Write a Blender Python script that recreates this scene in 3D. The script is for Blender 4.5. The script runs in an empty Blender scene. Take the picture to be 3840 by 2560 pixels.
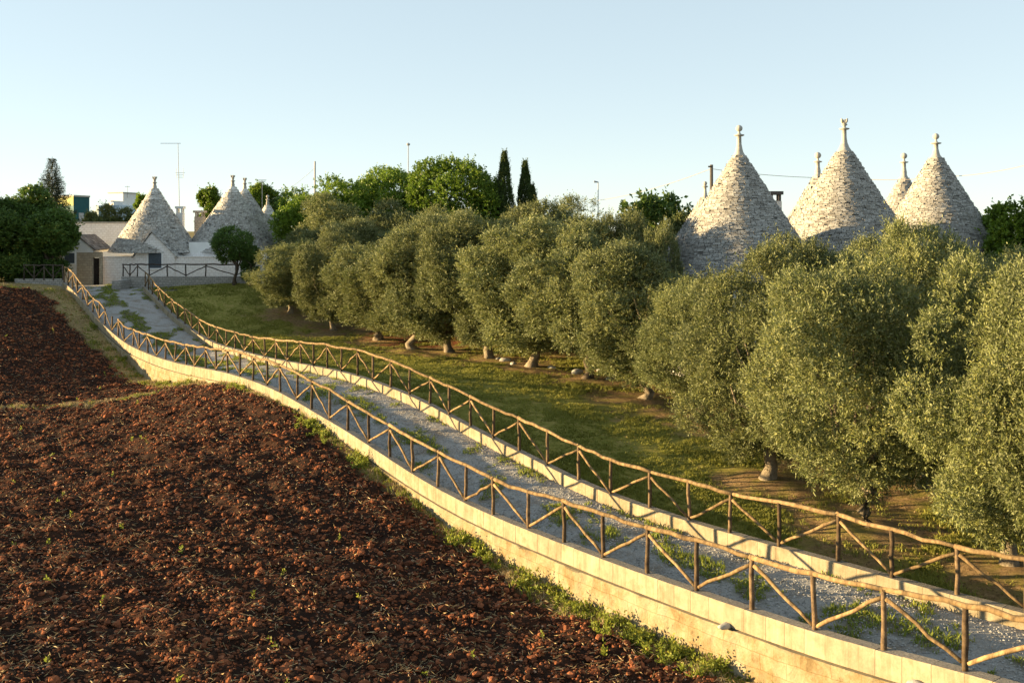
import bpy, math, random
import numpy as np
from mathutils import Vector, Matrix
R = math.radians
D = bpy.data
sc = bpy.context.scene
col = sc.collection
rng = np.random.default_rng(7)
random.seed(7)

# ------------------------------------------------------------------ camera, sky, sun, exposure
cam = D.objects.new('camera', D.cameras.new('camera'))
col.objects.link(cam); sc.camera = cam
cam.data.lens = 35.0; cam.data.sensor_width = 36.0
cam.data.clip_start = 0.1; cam.data.clip_end = 5000
cam.location = (0, 0, 7); cam.rotation_euler = (R(90), 0, 0)
cam.data.shift_y = -420 / 3840.0
SUN_EL, SUN_AHEAD = 5.6, 6.0            # degrees; sun stands to the left and a little ahead
sdir = Vector((-math.cos(R(SUN_AHEAD)) * math.cos(R(SUN_EL)), math.sin(R(SUN_AHEAD)) * math.cos(R(SUN_EL)), math.sin(R(SUN_EL))))
sun = D.objects.new('sun', D.lights.new('sun', 'SUN')); col.objects.link(sun)
sun.data.energy = 4.7; sun.data.angle = R(0.6); sun.data.color = (1.0, 0.73, 0.37)
sun.rotation_euler = sdir.to_track_quat('Z', 'Y').to_euler()
w = D.worlds.new('World'); sc.world = w; w.use_nodes = True
wn = w.node_tree.nodes; wl = w.node_tree.links
bg = wn['Background']
sky = wn.new('ShaderNodeTexSky'); sky.sky_type = 'NISHITA'; sky.sun_disc = False
sky.sun_elevation = R(SUN_EL); sky.sun_rotation = math.atan2(sdir.x, sdir.y)
sky.air_density = 0.6; sky.dust_density = 0.0; sky.ozone_density = 1.0
gm = wn.new('ShaderNodeGamma'); gm.inputs[1].default_value = 0.33          # thin bright haze evens the sky out
wl.new(sky.outputs[0], gm.inputs[0]); tn = wn.new('ShaderNodeMix'); tn.data_type = 'RGBA'; tn.blend_type = 'MULTIPLY'; tn.inputs[0].default_value = 1
tn.inputs[7].default_value = (.99, 1.045, 1.03, 1); wl.new(gm.outputs[0], tn.inputs[6]); wl.new(tn.outputs[2], bg.inputs[0]); bg.inputs[1].default_value = 0.15
sc.view_settings.view_transform = 'Standard'; sc.view_settings.look = 'None'
sc.view_settings.exposure = 2.08; sc.view_settings.gamma = 1
sc.cycles.max_bounces = 6; sc.cycles.diffuse_bounces = 3; sc.cycles.transmission_bounces = 3
sc.cycles.transparent_max_bounces = 4; sc.cycles.use_denoising = True

F = 3733.33
def at(px, py, Y): return Vector(((px - 1920) / F * Y, Y, 7 - (py - 860) / F * Y))
def X_at(px, Y): return (px - 1920) / F * Y
def Z_at(py, Y): return 7 - (py - 860) / F * Y

# ------------------------------------------------------------------ mesh helpers
def mesh_np(name, V, Fc, mat=None, attrs=None, smooth=False):
    """V (n,3); Fc (m,k) equal-size faces or a list of such arrays"""
    V = np.asarray(V, np.float32)
    if not isinstance(Fc, list): Fc = [Fc]
    Fc = [np.asarray(f, np.int32) for f in Fc if len(f)]
    me = D.meshes.new(name)
    me.vertices.add(len(V)); me.vertices.foreach_set('co', V.ravel())
    tot = sum(f.size for f in Fc); nf = sum(len(f) for f in Fc)
    me.loops.add(tot); me.polygons.add(nf)
    me.loops.foreach_set('vertex_index', np.concatenate([f.ravel() for f in Fc]))
    sizes = np.concatenate([np.full(len(f), f.shape[1], np.int32) for f in Fc])
    starts = np.concatenate([[0], np.cumsum(sizes)[:-1]]).astype(np.int32)
    me.polygons.foreach_set('loop_start', starts)
    me.update(calc_edges=True)
    me.polygons.foreach_set('use_smooth', np.full(nf, bool(smooth)))
    if attrs:
        for k, a in attrs.items():
            at_ = me.attributes.new(k, 'FLOAT', 'POINT'); at_.data.foreach_set('value', np.asarray(a, np.float32))
    if mat: me.materials.append(mat)
    me.validate()
    return me

class MB:
    """collects pieces into one mesh"""
    def __init__(s): s.V = []; s.F = {}; s.n = 0; s.r = []
    def add(s, V, Fs, r=None):
        V = np.asarray(V, float)
        for f in (Fs if isinstance(Fs, list) else [Fs]):
            f = np.asarray(f)
            if len(f): s.F.setdefault(f.shape[1], []).append(f + s.n)
        s.V.append(V); s.n += len(V)
        s.r.append(np.full(len(V), random.random() if r is None else r)); return s
    def build(s, name, mat, parent=None, smooth=False):
        me = mesh_np(name, np.concatenate(s.V), [np.concatenate(v) for v in s.F.values()], mat, {'rnd': np.concatenate(s.r)}, smooth)
        return link(name, me, parent)

def link(name, data, parent=None):
    o = D.objects.new(name, data); col.objects.link(o)
    if parent is not None: o.parent = parent
    return o
def tag(o, label=None, cat=None, group=None, kind=None):
    if label: o['label'] = label
    if cat: o['category'] = cat
    if group: o['group'] = group
    if kind: o['kind'] = kind
    return o
def empty(name, loc=(0, 0, 0), rz=0):
    o = D.objects.new(name, None); col.objects.link(o); o.location = loc; o.rotation_euler = (0, 0, rz); return o
def local(o, V):                       # world coordinates into an empty's frame (translation only)
    return np.asarray(V, float) - np.array(o.location)[None, :]

BOXF = np.array([[0,3,2,1],[4,5,6,7],[0,1,5,4],[1,2,6,5],[2,3,7,6],[3,0,4,7]])
def box(x0, x1, y0, y1, z0, z1):
    return np.array([[x0,y0,z0],[x1,y0,z0],[x1,y1,z0],[x0,y1,z0],[x0,y0,z1],[x1,y0,z1],[x1,y1,z1],[x0,y1,z1]], float), BOXF
def tube(P, rad, n=8, wob=0.0, cap=True):
    P = np.asarray(P, float); m = len(P); rad = np.broadcast_to(rad, m)
    T = np.gradient(P, axis=0); T /= np.linalg.norm(T, axis=1)[:, None] + 1e-9
    up = np.array([0, 0, 1.0]) if abs(T[0, 2]) < .9 else np.array([1.0, 0, 0])
    V = []
    for i in range(m):
        u = np.cross(T[i], up); u /= np.linalg.norm(u); v = np.cross(u, T[i])
        a = np.arange(n) / n * 2 * np.pi
        rr = rad[i] * (1 + wob * rng.uniform(-1, 1, n))
        V.append(P[i] + (np.cos(a) * rr)[:, None] * u + (np.sin(a) * rr)[:, None] * v)
    V = np.concatenate(V); Q = []
    for i in range(m - 1):
        for j in range(n):
            Q.append([i*n+j, i*n+(j+1) % n, (i+1)*n+(j+1) % n, (i+1)*n+j])
    Fs = [np.array(Q)]
    if cap:
        c0 = len(V); V = np.vstack([V, P[0], P[-1]])
        Fs.append(np.array([[c0, (j+1) % n, j] for j in range(n)] + [[c0+1, (m-1)*n+j, (m-1)*n+(j+1) % n] for j in range(n)]))
    return V, Fs
def lathe(prof, n=24, cx=0, cy=0):
    V = []; Q = []
    a = np.arange(n) / n * 2 * np.pi
    for r, z in prof: V.append(np.c_[cx + r*np.cos(a), cy + r*np.sin(a), np.full(n, z)])
    for i in range(len(prof) - 1):
        for j in range(n): Q.append([i*n+j, i*n+(j+1) % n, (i+1)*n+(j+1) % n, (i+1)*n+j])
    return np.concatenate(V), np.array(Q)

# value noise, vectorised
def vnoise(x, y, seed=0):
    x = np.asarray(x, float); y = np.asarray(y, float)
    xi = np.floor(x).astype(np.int64); yi = np.floor(y).astype(np.int64); xf = x - xi; yf = y - yi
    def h(a, b):
        n = (a * 374761393 + b * 668265263 + seed * 974634777) & 0x7fffffff
        n = ((n ^ (n >> 13)) * 1274126177) & 0x7fffffff
        return ((n ^ (n >> 16)) & 0xffff) / 65535.0
    u = xf*xf*(3-2*xf); v = yf*yf*(3-2*yf)
    return (h(xi, yi)*(1-u) + h(xi+1, yi)*u)*(1-v) + (h(xi, yi+1)*(1-u) + h(xi+1, yi+1)*u)*v
def fbm(x, y, seed=0, o=4):
    s = 0; a = .5
    for k in range(o): s = s + a*vnoise(x*2**k, y*2**k, seed+k); a *= .5
    return s / (1 - .5**o)

# ------------------------------------------------------------------ materials
def nodes(name):
    m = D.materials.new(name); m.use_nodes = True
    n = m.node_tree.nodes; l = m.node_tree.links
    return m, n, l, n['Principled BSDF']
def ramp(n, stops):
    r = n.new('ShaderNodeValToRGB'); e = r.color_ramp.elements
    while len(e) < len(stops): e.new(.5)
    for i, (p, c) in enumerate(stops): e[i].position = p; e[i].color = (*c, 1)
    return r
def noise(n, l, scale, detail=4, rough=.6, vec=None):
    t = n.new('ShaderNodeTexNoise'); t.inputs['Scale'].default_value = scale
    t.inputs['Detail'].default_value = detail; t.inputs['Roughness'].default_value = rough
    if vec is not None: l.new(vec, t.inputs['Vector'])
    return t
def bump(n, l, src, p, strength=.5, dist=.02):
    b = n.new('ShaderNodeBump'); b.inputs['Strength'].default_value = strength; b.inputs['Distance'].default_value = dist
    l.new(src, b.inputs['Height']); l.new(b.outputs[0], p.inputs['Normal']); return b
def mixc(n, l, a, b, f, mode='MIX'):
    m = n.new('ShaderNodeMix'); m.data_type = 'RGBA'; m.blend_type = mode
    for s, v in ((m.inputs[0], f), (m.inputs[6], a), (m.inputs[7], b)):
        if hasattr(v, 'is_output') or isinstance(v, bpy.types.NodeSocket): l.new(v, s)
        elif isinstance(v, tuple): s.default_value = (*v, 1)
        else: s.default_value = v
    return m.outputs[2]
def attr(n, name):
    a = n.new('ShaderNodeAttribute'); a.attribute_name = name; return a.outputs['Fac']
def objpos(n): return n.new('ShaderNodeTexCoord').outputs['Object']
def simple(name, c1, c2, scale=6, rough=.85, bs=.4, bd=.02, use_rnd=False, spec=.2, detail=6):
    m, n, l, p = nodes(name)
    v = objpos(n); t = noise(n, l, scale, detail, .65, v)
    r = ramp(n, [(.3, c1), (.7, c2)]); l.new(t.outputs[0], r.inputs[0]); c = r.outputs[0]
    if use_rnd:
        hs = n.new('ShaderNodeHueSaturation'); mr = n.new('ShaderNodeMapRange')
        l.new(attr(n, 'rnd'), mr.inputs[0]); mr.inputs[3].default_value = .62; mr.inputs[4].default_value = 1.3
        l.new(mr.outputs[0], hs.inputs['Value']); l.new(c, hs.inputs['Color']); c = hs.outputs[0]
    l.new(c, p.inputs['Base Color']); p.inputs['Roughness'].default_value = rough
    p.inputs['Specular IOR Level'].default_value = spec
    t2 = noise(n, l, scale*4, 4, .7, v); bump(n, l, t2.outputs[0], p, bs, bd)
    return m
def leafmat(name, top, back, young, trans=.35, rough=.5, spec=.3):
    m, n, l, p = nodes(name)
    r = attr(n, 'rnd')
    g = n.new('ShaderNodeNewGeometry')
    c = ramp(n, [(0, tuple(x*.42 for x in top)), (.35, tuple(x*.75 for x in top)), (.6, tuple(x*1.1 for x in top)), (.92, young), (1, tuple(min(1, x*1.3) for x in young))]); l.new(r, c.inputs[0])
    o = mixc(n, l, c.outputs[0], back, g.outputs['Backfacing'])
    oi = n.new('ShaderNodeObjectInfo'); hs = n.new('ShaderNodeHueSaturation'); mr = n.new('ShaderNodeMapRange')
    l.new(oi.outputs['Random'], mr.inputs[0]); mr.inputs[3].default_value = .86; mr.inputs[4].default_value = 1.14
    l.new(mr.outputs[0], hs.inputs['Value']); l.new(o, hs.inputs['Color']); o = hs.outputs[0]
    l.new(o, p.inputs['Base Color']); p.inputs['Roughness'].default_value = rough; p.inputs['Specular IOR Level'].default_value = spec
    tr = n.new('ShaderNodeBsdfTranslucent'); l.new(o, tr.inputs[0])
    mx = n.new('ShaderNodeMixShader'); mx.inputs[0].default_value = trans
    l.new(p.outputs[0], mx.inputs[1]); l.new(tr.outputs[0], mx.inputs[2]); l.new(mx.outputs[0], n['Material Output'].inputs[0])
    return m

M = {}
M['olive'] = leafmat('olive_leaves', (.125, .146, .040), (.205, .22, .10), (.30, .285, .088), .25, .6, .2)
M['green'] = leafmat('green_leaves', (.115, .19, .016), (.14, .21, .025), (.28, .34, .03), .35, .5)
M['dark'] = leafmat('dark_leaves', (.07, .13, .024), (.09, .15, .03), (.24, .25, .035), .3, .5)
M['cypress'] = leafmat('cypress_foliage', (.05, .085, .018), (.06, .09, .02), (.14, .17, .03), .15, .7)
M['fir'] = leafmat('fir_foliage', (.022, .036, .016), (.03, .045, .02), (.04, .06, .02), .1, .7)
M['shrub'] = leafmat('shrub_leaves', (.10, .13, .035), (.13, .15, .05), (.20, .21, .05), .3, .6)
M['weed'] = leafmat('weed_leaves', (.19, .23, .03), (.22, .26, .04), (.44, .40, .07), .4, .6)
M['grass'] = leafmat('grass_blades', (.22, .225, .035), (.24, .24, .05), (.42, .36, .09), .35, .7)
M['dry'] = leafmat('dry_straw', (.42, .31, .16), (.42, .31, .16), (.66, .52, .30), .1, .8)
M['bark'] = simple('olive_bark', (.12, .095, .065), (.33, .27, .19), 5, .95, 1.0, .05)
M['darkbark'] = simple('dark_bark', (.05, .04, .03), (.12, .09, .06), 6, .95, .8, .04)
def clod_mat():
    m, n, l, p = nodes('soil_clods'); v = objpos(n); t = noise(n, l, 5, 5, .7, v)
    a = ramp(n, [(.3, (.07, .028, .015)), (.7, (.29, .106, .049))]); l.new(t.outputs[0], a.inputs[0])
    r = ramp(n, [(0, (.35, .35, .38)), (.5, (1, 1, 1)), (.93, (1.5, 1.4, 1.3)), (.965, (1.9, 3.2, 4.4)), (1, (2.3, 4.2, 6.0))]); l.new(attr(n, 'rnd'), r.inputs[0])
    l.new(mixc(n, l, a.outputs[0], r.outputs[0], 1.0, 'MULTIPLY'), p.inputs['Base Color']); p.inputs['Roughness'].default_value = .95
    p.inputs['Specular IOR Level'].default_value = .08; t2 = noise(n, l, 20, 4, .7, v); bump(n, l, t2.outputs[0], p, .9, .02); return m
M['clod'] = clod_mat()
M['pebble'] = simple('limestone_pebbles', (.26, .245, .225), (.42, .40, .37), 3, .9, .4, .01, True)
M['pale'] = simple('pale_limestone', (.30, .285, .25), (.46, .44, .40), 5, .92, .5, .02)
M['plaster'] = simple('white_plaster', (.66, .65, .62), (.80, .79, .76), 1.2, .9, .3, .01)
M['shutter'] = simple('grey_shutter', (.055, .075, .095), (.09, .11, .13), 9, .6, .2, .01)
M['whitepaint'] = simple('white_paint', (.72, .72, .72), (.8, .8, .8), 3, .5, .1, .005)
M['darkhole'] = simple('doorway_dark', (.015, .012, .01), (.04, .03, .025), 5, .8, .3, .01)  # near black, stands in for the shade inside the doorway
M['metal'] = simple('galvanised_metal', (.28, .28, .28), (.42, .42, .42), 10, .5, .1, .002, False, .5)
M['darkmetal'] = simple('dark_metal', (.06, .055, .05), (.10, .09, .08), 10, .6, .1, .002)
M['teal'] = simple('teal_paint', (.012, .075, .085), (.02, .10, .11), 2, .7, .1, .005)
M['yellowgreen'] = simple('sunlit_wall_yellow', (.30, .30, .09), (.40, .38, .14), 2, .8, .1, .005)  # sunlight on the teal house's wall top, given as a colour
M['blueroof'] = simple('blue_white_render', (.40, .50, .58), (.50, .60, .68), 2, .8, .1, .005)

def wood_mat():
    m, n, l, p = nodes('chestnut_wood')
    v = objpos(n); mp = n.new('ShaderNodeMapping'); mp.inputs['Scale'].default_value = (1, 1, .35); l.new(v, mp.inputs[0])
    t = noise(n, l, 9, 6, .7, mp.outputs[0])
    r = ramp(n, [(.30, (.055, .038, .024)), (.48, (.20, .130, .062)), (.72, (.36, .26, .135))]); l.new(t.outputs[0], r.inputs[0])
    hs = n.new('ShaderNodeHueSaturation'); mr = n.new('ShaderNodeMapRange'); l.new(attr(n, 'rnd'), mr.inputs[0])
    mr.inputs[3].default_value = .7; mr.inputs[4].default_value = 1.2; l.new(mr.outputs[0], hs.inputs['Value']); l.new(r.outputs[0], hs.inputs['Color'])
    l.new(hs.outputs[0], p.inputs['Base Color']); p.inputs['Roughness'].default_value = .85; p.inputs['Specular IOR Level'].default_value = .15
    t2 = noise(n, l, 40, 4, .7, mp.outputs[0]); bump(n, l, t2.outputs[0], p, .7, .01); return m
M['wood'] = wood_mat()

M['postwood'] = simple('shaded_chestnut_post', (.05, .032, .02), (.20, .135, .075), 8, .9, .8, .012, True)  # chestnut darkened: the shaded side of the posts is put into the colour
M['shadewood'] = simple('shaded_fence_wood', (.035, .028, .024), (.11, .085, .07), 9, .9, .6, .01, True)  # darker wood copy with the shade on the far fences in its colour
def cap_mat():          # sawn limestone kerb blocks
    m, n, l, p = nodes('limestone_blocks'); v = objpos(n)
    t = noise(n, l, 3, 7, .7, v); r = ramp(n, [(.3, (.235, .188, .125)), (.5, (.315, .265, .180)), (.7, (.375, .322, .230))]); l.new(t.outputs[0], r.inputs[0])
    t3 = noise(n, l, 1.1, 5, .8, v); r3 = ramp(n, [(.52, (1, 1, 1)), (.75, (.68, .62, .52))]); l.new(t3.outputs[0], r3.inputs[0])
    c = mixc(n, l, r.outputs[0], r3.outputs[0], 1.0, 'MULTIPLY')
    mp = n.new('ShaderNodeMapping'); mp.inputs['Scale'].default_value = (9, 9, .9); l.new(v, mp.inputs[0]); t7 = noise(n, l, 1, 5, .7, mp.outputs[0])
    r7 = ramp(n, [(.38, (.78, .74, .68)), (.55, (1, 1, 1))]); l.new(t7.outputs[0], r7.inputs[0]); c = mixc(n, l, c, r7.outputs[0], .8, 'MULTIPLY')
    # dirt and lichen settle on the upward faces
    g = n.new('ShaderNodeNewGeometry'); sx = n.new('ShaderNodeSeparateXYZ'); l.new(g.outputs['True Normal'], sx.inputs[0])
    tt = noise(n, l, 25, 5, .8, v); rr = ramp(n, [(.35, (.13, .115, .10)), (.65, (.30, .27, .23))]); l.new(tt.outputs[0], rr.inputs[0])
    mr = n.new('ShaderNodeMapRange'); mr.inputs[1].default_value = .5; mr.inputs[2].default_value = .9; l.new(sx.outputs[2], mr.inputs[0])
    c = mixc(n, l, c, rr.outputs[0], mr.outputs[0])
    hs = n.new('ShaderNodeHueSaturation'); m2 = n.new('ShaderNodeMapRange'); l.new(attr(n, 'rnd'), m2.inputs[0]); m2.inputs[3].default_value = .88; m2.inputs[4].default_value = 1.08
    l.new(m2.outputs[0], hs.inputs['Value']); l.new(c, hs.inputs['Color']); l.new(hs.outputs[0], p.inputs['Base Color'])
    p.inputs['Roughness'].default_value = .92; p.inputs['Specular IOR Level'].default_value = .1
    t2 = noise(n, l, 30, 6, .75, v); bump(n, l, t2.outputs[0], p, .6, .015); return m
M['cap'] = cap_mat()
def base_mat():         # old rough rendered masonry with ochre stains
    m, n, l, p = nodes('rough_masonry'); v = objpos(n)
    t = noise(n, l, 1.6, 8, .75, v); r = ramp(n, [(.30, (.16, .105, .05)), (.42, (.26, .195, .105)), (.55, (.32, .27, .175)), (.75, (.38, .335, .245))]); l.new(t.outputs[0], r.inputs[0])
    vo = n.new('ShaderNodeTexVoronoi'); vo.inputs['Scale'].default_value = 3.2; l.new(v, vo.inputs['Vector'])
    cb = n.new('ShaderNodeCombineXYZ'); l.new(attr(n, 'su'), cb.inputs[0]); l.new(attr(n, 'sv'), cb.inputs[1])
    tw = noise(n, l, 2.2, 3, .6, v); mm = n.new('ShaderNodeVectorMath'); mm.operation = 'MULTIPLY_ADD'; l.new(tw.outputs[1], mm.inputs[0]); mm.inputs[1].default_value = (.10, .07, 0); l.new(cb.outputs[0], mm.inputs[2])
    br = n.new('ShaderNodeTexBrick'); l.new(mm.outputs[0], br.inputs['Vector']); br.inputs['Scale'].default_value = 1; br.inputs['Brick Width'].default_value = .62; br.inputs['Row Height'].default_value = .30; br.inputs['Mortar Size'].default_value = .010; br.inputs['Mortar Smooth'].default_value = .6
    br.inputs['Color1'].default_value = (1, 1, 1, 1); br.inputs['Color2'].default_value = (.86, .83, .78, 1); br.inputs['Mortar'].default_value = (.62, .54, .42, 1)
    t5 = noise(n, l, 14, 5, .8, v); rr = ramp(n, [(.60, (1, 1, 1)), (.70, (.42, .34, .24))]); l.new(t5.outputs[0], rr.inputs[0])
    c = mixc(n, l, r.outputs[0], rr.outputs[0], .9, 'MULTIPLY'); c = mixc(n, l, c, br.outputs[0], .8, 'MULTIPLY')
    g = n.new('ShaderNodeNewGeometry'); sx = n.new('ShaderNodeSeparateXYZ'); l.new(g.outputs['True Normal'], sx.inputs[0])
    mr = n.new('ShaderNodeMapRange'); mr.inputs[1].default_value = .35; mr.inputs[2].default_value = .75; l.new(sx.outputs[2], mr.inputs[0])
    c = mixc(n, l, c, (.10, .085, .06), mr.outputs[0]); l.new(c, p.inputs['Base Color'])
    p.inputs['Roughness'].default_value = .95; p.inputs['Specular IOR Level'].default_value = .1
    ad = n.new('ShaderNodeMath'); ad.operation = 'MULTIPLY_ADD'; l.new(t5.outputs[0], ad.inputs[0]); ad.inputs[1].default_value = .6; l.new(vo.outputs[0], ad.inputs[2])
    bump(n, l, ad.outputs[0], p, .8, .06); return m
M['base'] = base_mat()

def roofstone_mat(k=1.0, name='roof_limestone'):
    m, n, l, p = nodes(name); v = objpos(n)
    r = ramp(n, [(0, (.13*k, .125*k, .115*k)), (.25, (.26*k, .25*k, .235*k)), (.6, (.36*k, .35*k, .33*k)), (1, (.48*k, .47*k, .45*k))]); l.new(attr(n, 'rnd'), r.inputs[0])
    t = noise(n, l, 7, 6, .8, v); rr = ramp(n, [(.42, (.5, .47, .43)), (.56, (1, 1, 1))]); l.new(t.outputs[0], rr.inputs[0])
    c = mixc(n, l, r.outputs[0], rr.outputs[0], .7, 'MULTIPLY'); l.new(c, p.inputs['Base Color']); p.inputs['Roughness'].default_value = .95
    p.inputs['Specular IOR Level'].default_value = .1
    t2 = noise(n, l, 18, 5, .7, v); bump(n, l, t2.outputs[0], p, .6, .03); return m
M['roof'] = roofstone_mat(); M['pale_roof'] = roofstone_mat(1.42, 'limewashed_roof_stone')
def wallstone_mat(name, a, b, mortar, sx=3.0, sy=5.0):
    m, n, l, p = nodes(name); v = objpos(n)
    # vertical walls: brick pattern on (x+y, z)
    s = n.new('ShaderNodeSeparateXYZ'); l.new(v, s.inputs[0]); ad = n.new('ShaderNodeMath'); l.new(s.outputs[0], ad.inputs[0]); l.new(s.outputs[1], ad.inputs[1])
    cb = n.new('ShaderNodeCombineXYZ'); l.new(ad.outputs[0], cb.inputs[0]); l.new(s.outputs[2], cb.inputs[1])
    t0 = noise(n, l, 3, 3, .5, v); mm = n.new('ShaderNodeVectorMath'); mm.operation = 'MULTIPLY_ADD'; l.new(t0.outputs[1], mm.inputs[0]); mm.inputs[1].default_value = (.12, .12, 0); l.new(cb.outputs[0], mm.inputs[2])
    br = n.new('ShaderNodeTexBrick'); l.new(mm.outputs[0], br.inputs['Vector']); br.inputs['Scale'].default_value = 1
    br.inputs['Brick Width'].default_value = 1/sx; br.inputs['Row Height'].default_value = 1/sy; br.inputs['Mortar Size'].default_value = .012
    br.inputs['Color1'].default_value = (*a, 1); br.inputs['Color2'].default_value = (*b, 1); br.inputs['Mortar'].default_value = (*mortar, 1)
    t = noise(n, l, 4, 6, .7, v); rr = ramp(n, [(.35, (.84, .82, .80)), (.6, (1, 1, 1))]); l.new(t.outputs[0], rr.inputs[0])
    c = mixc(n, l, br.outputs[0], rr.outputs[0], .8, 'MULTIPLY'); l.new(c, p.inputs['Base Color']); p.inputs['Roughness'].default_value = .95
    bump(n, l, br.outputs['Fac'], p, -.5, .02); return m
M['whitestone'] = wallstone_mat('whitewashed_stone', (.86, .84, .82), (.80, .77, .75), (.62, .58, .55))
M['beigestone'] = wallstone_mat('beige_stone', (.50, .42, .30), (.40, .33, .24), (.28, .23, .17))
M['greystone'] = wallstone_mat('grey_dry_stone', (.36, .34, .31), (.27, .255, .23), (.12, .11, .10), 3.5, 6)

def soil_mat():         # field soil, grass verge where the attribute says so
    m, n, l, p = nodes('red_soil'); v = objpos(n)
    t = noise(n, l, 1.2, 8, .75, v); r = ramp(n, [(.3, (.015, .009, .007)), (.5, (.032, .016, .010)), (.7, (.065, .030, .016))]); l.new(t.outputs[0], r.inputs[0])  # base kept near black as the shade in the gaps between clods
    t3 = noise(n, l, 9, 6, .8, v); r3 = ramp(n, [(.4, (.17, .14, .05)), (.6, (.42, .31, .14))]); l.new(t3.outputs[0], r3.inputs[0])
    c = mixc(n, l, r.outputs[0], r3.outputs[0], attr(n, 'verge')); l.new(c, p.inputs['Base Color'])
    p.inputs['Roughness'].default_value = .97; p.inputs['Specular IOR Level'].default_value = .08
    t2 = noise(n, l, 14, 6, .8, v); bump(n, l, t2.outputs[0], p, 1.0, .05); return m
M['soil'] = soil_mat()
def lawn_mat():
    m, n, l, p = nodes('lawn_ground'); v = objpos(n)
    t = noise(n, l, 2.5, 8, .75, v); r = ramp(n, [(.3, (.15, .145, .028)), (.5, (.23, .21, .045)), (.72, (.40, .30, .11))]); l.new(t.outputs[0], r.inputs[0])
    t3 = noise(n, l, 6, 7, .8, v); r3 = ramp(n, [(.35, (.13, .078, .04)), (.65, (.42, .27, .145))]); l.new(t3.outputs[0], r3.inputs[0])
    r4 = ramp(n, [(.3, (.11, .035, .015)), (.7, (.24, .085, .035))]); l.new(t3.outputs[0], r4.inputs[0])
    c = mixc(n, l, r.outputs[0], r3.outputs[0], attr(n, 'litter')); c = mixc(n, l, c, r4.outputs[0], attr(n, 'redsoil')); l.new(c, p.inputs['Base Color'])
    p.inputs['Roughness'].default_value = .97; p.inputs['Specular IOR Level'].default_value = .08
    t2 = noise(n, l, 18, 6, .8, v); bump(n, l, t2.outputs[0], p, 1.0, .05); return m
M['lawn'] = lawn_mat()
def road_mat():
    m, n, l, p = nodes('gravel'); v = objpos(n)
    t = noise(n, l, 22, 8, .8, v); r = ramp(n, [(.3, (.20, .19, .18)), (.5, (.34, .325, .305)), (.7, (.48, .46, .43))]); l.new(t.outputs[0], r.inputs[0])
    t3 = noise(n, l, 5, 6, .8, v); r3 = ramp(n, [(.35, (.06, .07, .025)), (.65, (.17, .13, .08))]); l.new(t3.outputs[0], r3.inputs[0])
    t6 = noise(n, l, .9, 6, .75, v); r6 = ramp(n, [(.48, (1, 1, 1)), (.66, (.62, .50, .38))]); l.new(t6.outputs[0], r6.inputs[0])
    c = mixc(n, l, r.outputs[0], r6.outputs[0], .85, 'MULTIPLY'); c = mixc(n, l, c, r3.outputs[0], attr(n, 'weedy')); l.new(c, p.inputs['Base Color'])
    p.inputs['Roughness'].default_value = .95; p.inputs['Specular IOR Level'].default_value = .1
    t2 = noise(n, l, 40, 5, .8, v); bump(n, l, t2.outputs[0], p, .9, .03); return m
M['road'] = road_mat()

# ------------------------------------------------------------------ the two kerb lines (post feet, fitted from the photo)
LP = np.array([[6.861,15.067,.369],[6.04,16.177,.145],[5.273,17.345,.022],[4.471,18.548,-.07],[3.667,19.757,-.16],[2.86,20.976,-.242],[2.034,22.202,-.309],[1.224,23.428,-.355],[.416,24.639,-.392],[-.484,25.834,-.411],[-1.275,27.04,-.373],[-2.103,28.242,-.308],[-2.928,29.463,-.182],[-3.766,30.702,-.007],[-4.603,31.94,.164],[-5.466,33.182,.352],[-6.294,34.405,.448],[-7.168,35.635,.576],[-7.974,36.891,.715],[-8.874,38.125,.822],[-9.682,39.376,.872],[-10.559,40.597,.845],[-11.42,41.839,.881],[-12.284,43.061,.818],[-13.165,44.277,.75],[-13.993,45.506,.674],[-14.887,46.705,.57],[-15.69,47.933,.49],[-16.618,49.121,.461],[-17.508,50.317,.436],[-18.393,51.513,.432],[-19.274,52.713,.477],[-20.182,53.895,.504],[-20.965,55.118,.533],[-21.919,56.28,.653],[-22.735,57.504,.854],[-23.585,58.7,1.025],[-24.492,59.88,1.29],[-25.327,61.08,1.519],[-26.217,62.263,1.83],[-27.048,63.469,2.138],[-27.889,64.668,2.427],[-28.742,65.87,2.783],[-29.588,67.069,3.048],[-30.429,68.269,3.233],[-31.244,69.473,3.297]])
RP = np.array([[9.668,18.701,-.163],[8.794,19.67,-.224],[7.9,20.697,-.224],[7.115,21.718,-.213],[6.119,22.82,-.243],[5.226,23.938,-.278],[4.462,25.05,-.314],[3.627,26.192,-.318],[2.705,27.365,-.286],[1.913,28.566,-.17],[1.061,29.779,-.051],[.233,31.029,.135],[-.596,32.271,.258],[-1.383,33.517,.365],[-2.199,34.793,.551],[-2.976,36.073,.719],[-3.84,37.336,.849],[-4.703,38.588,.902],[-5.552,39.858,.957],[-6.381,41.146,1.004],[-7.273,42.423,.977],[-8.115,43.717,.923],[-8.971,45.016,.85],[-9.827,46.32,.772],[-10.752,47.616,.712],[-11.586,48.929,.63],[-12.473,50.232,.595],[-13.386,51.52,.555],[-14.194,52.833,.547],[-15.061,54.118,.549],[-15.904,55.385,.487],[-16.793,56.633,.477],[-17.621,57.908,.594],[-18.565,59.137,.727],[-19.416,60.406,.965],[-20.25,61.664,1.136],[-21.114,62.909,1.338],[-21.949,64.167,1.603],[-22.814,65.417,1.918],[-23.664,66.675,2.267],[-24.545,67.928,2.651],[-25.273,69.225,2.828],[-25.991,70.517,2.95]])
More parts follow.
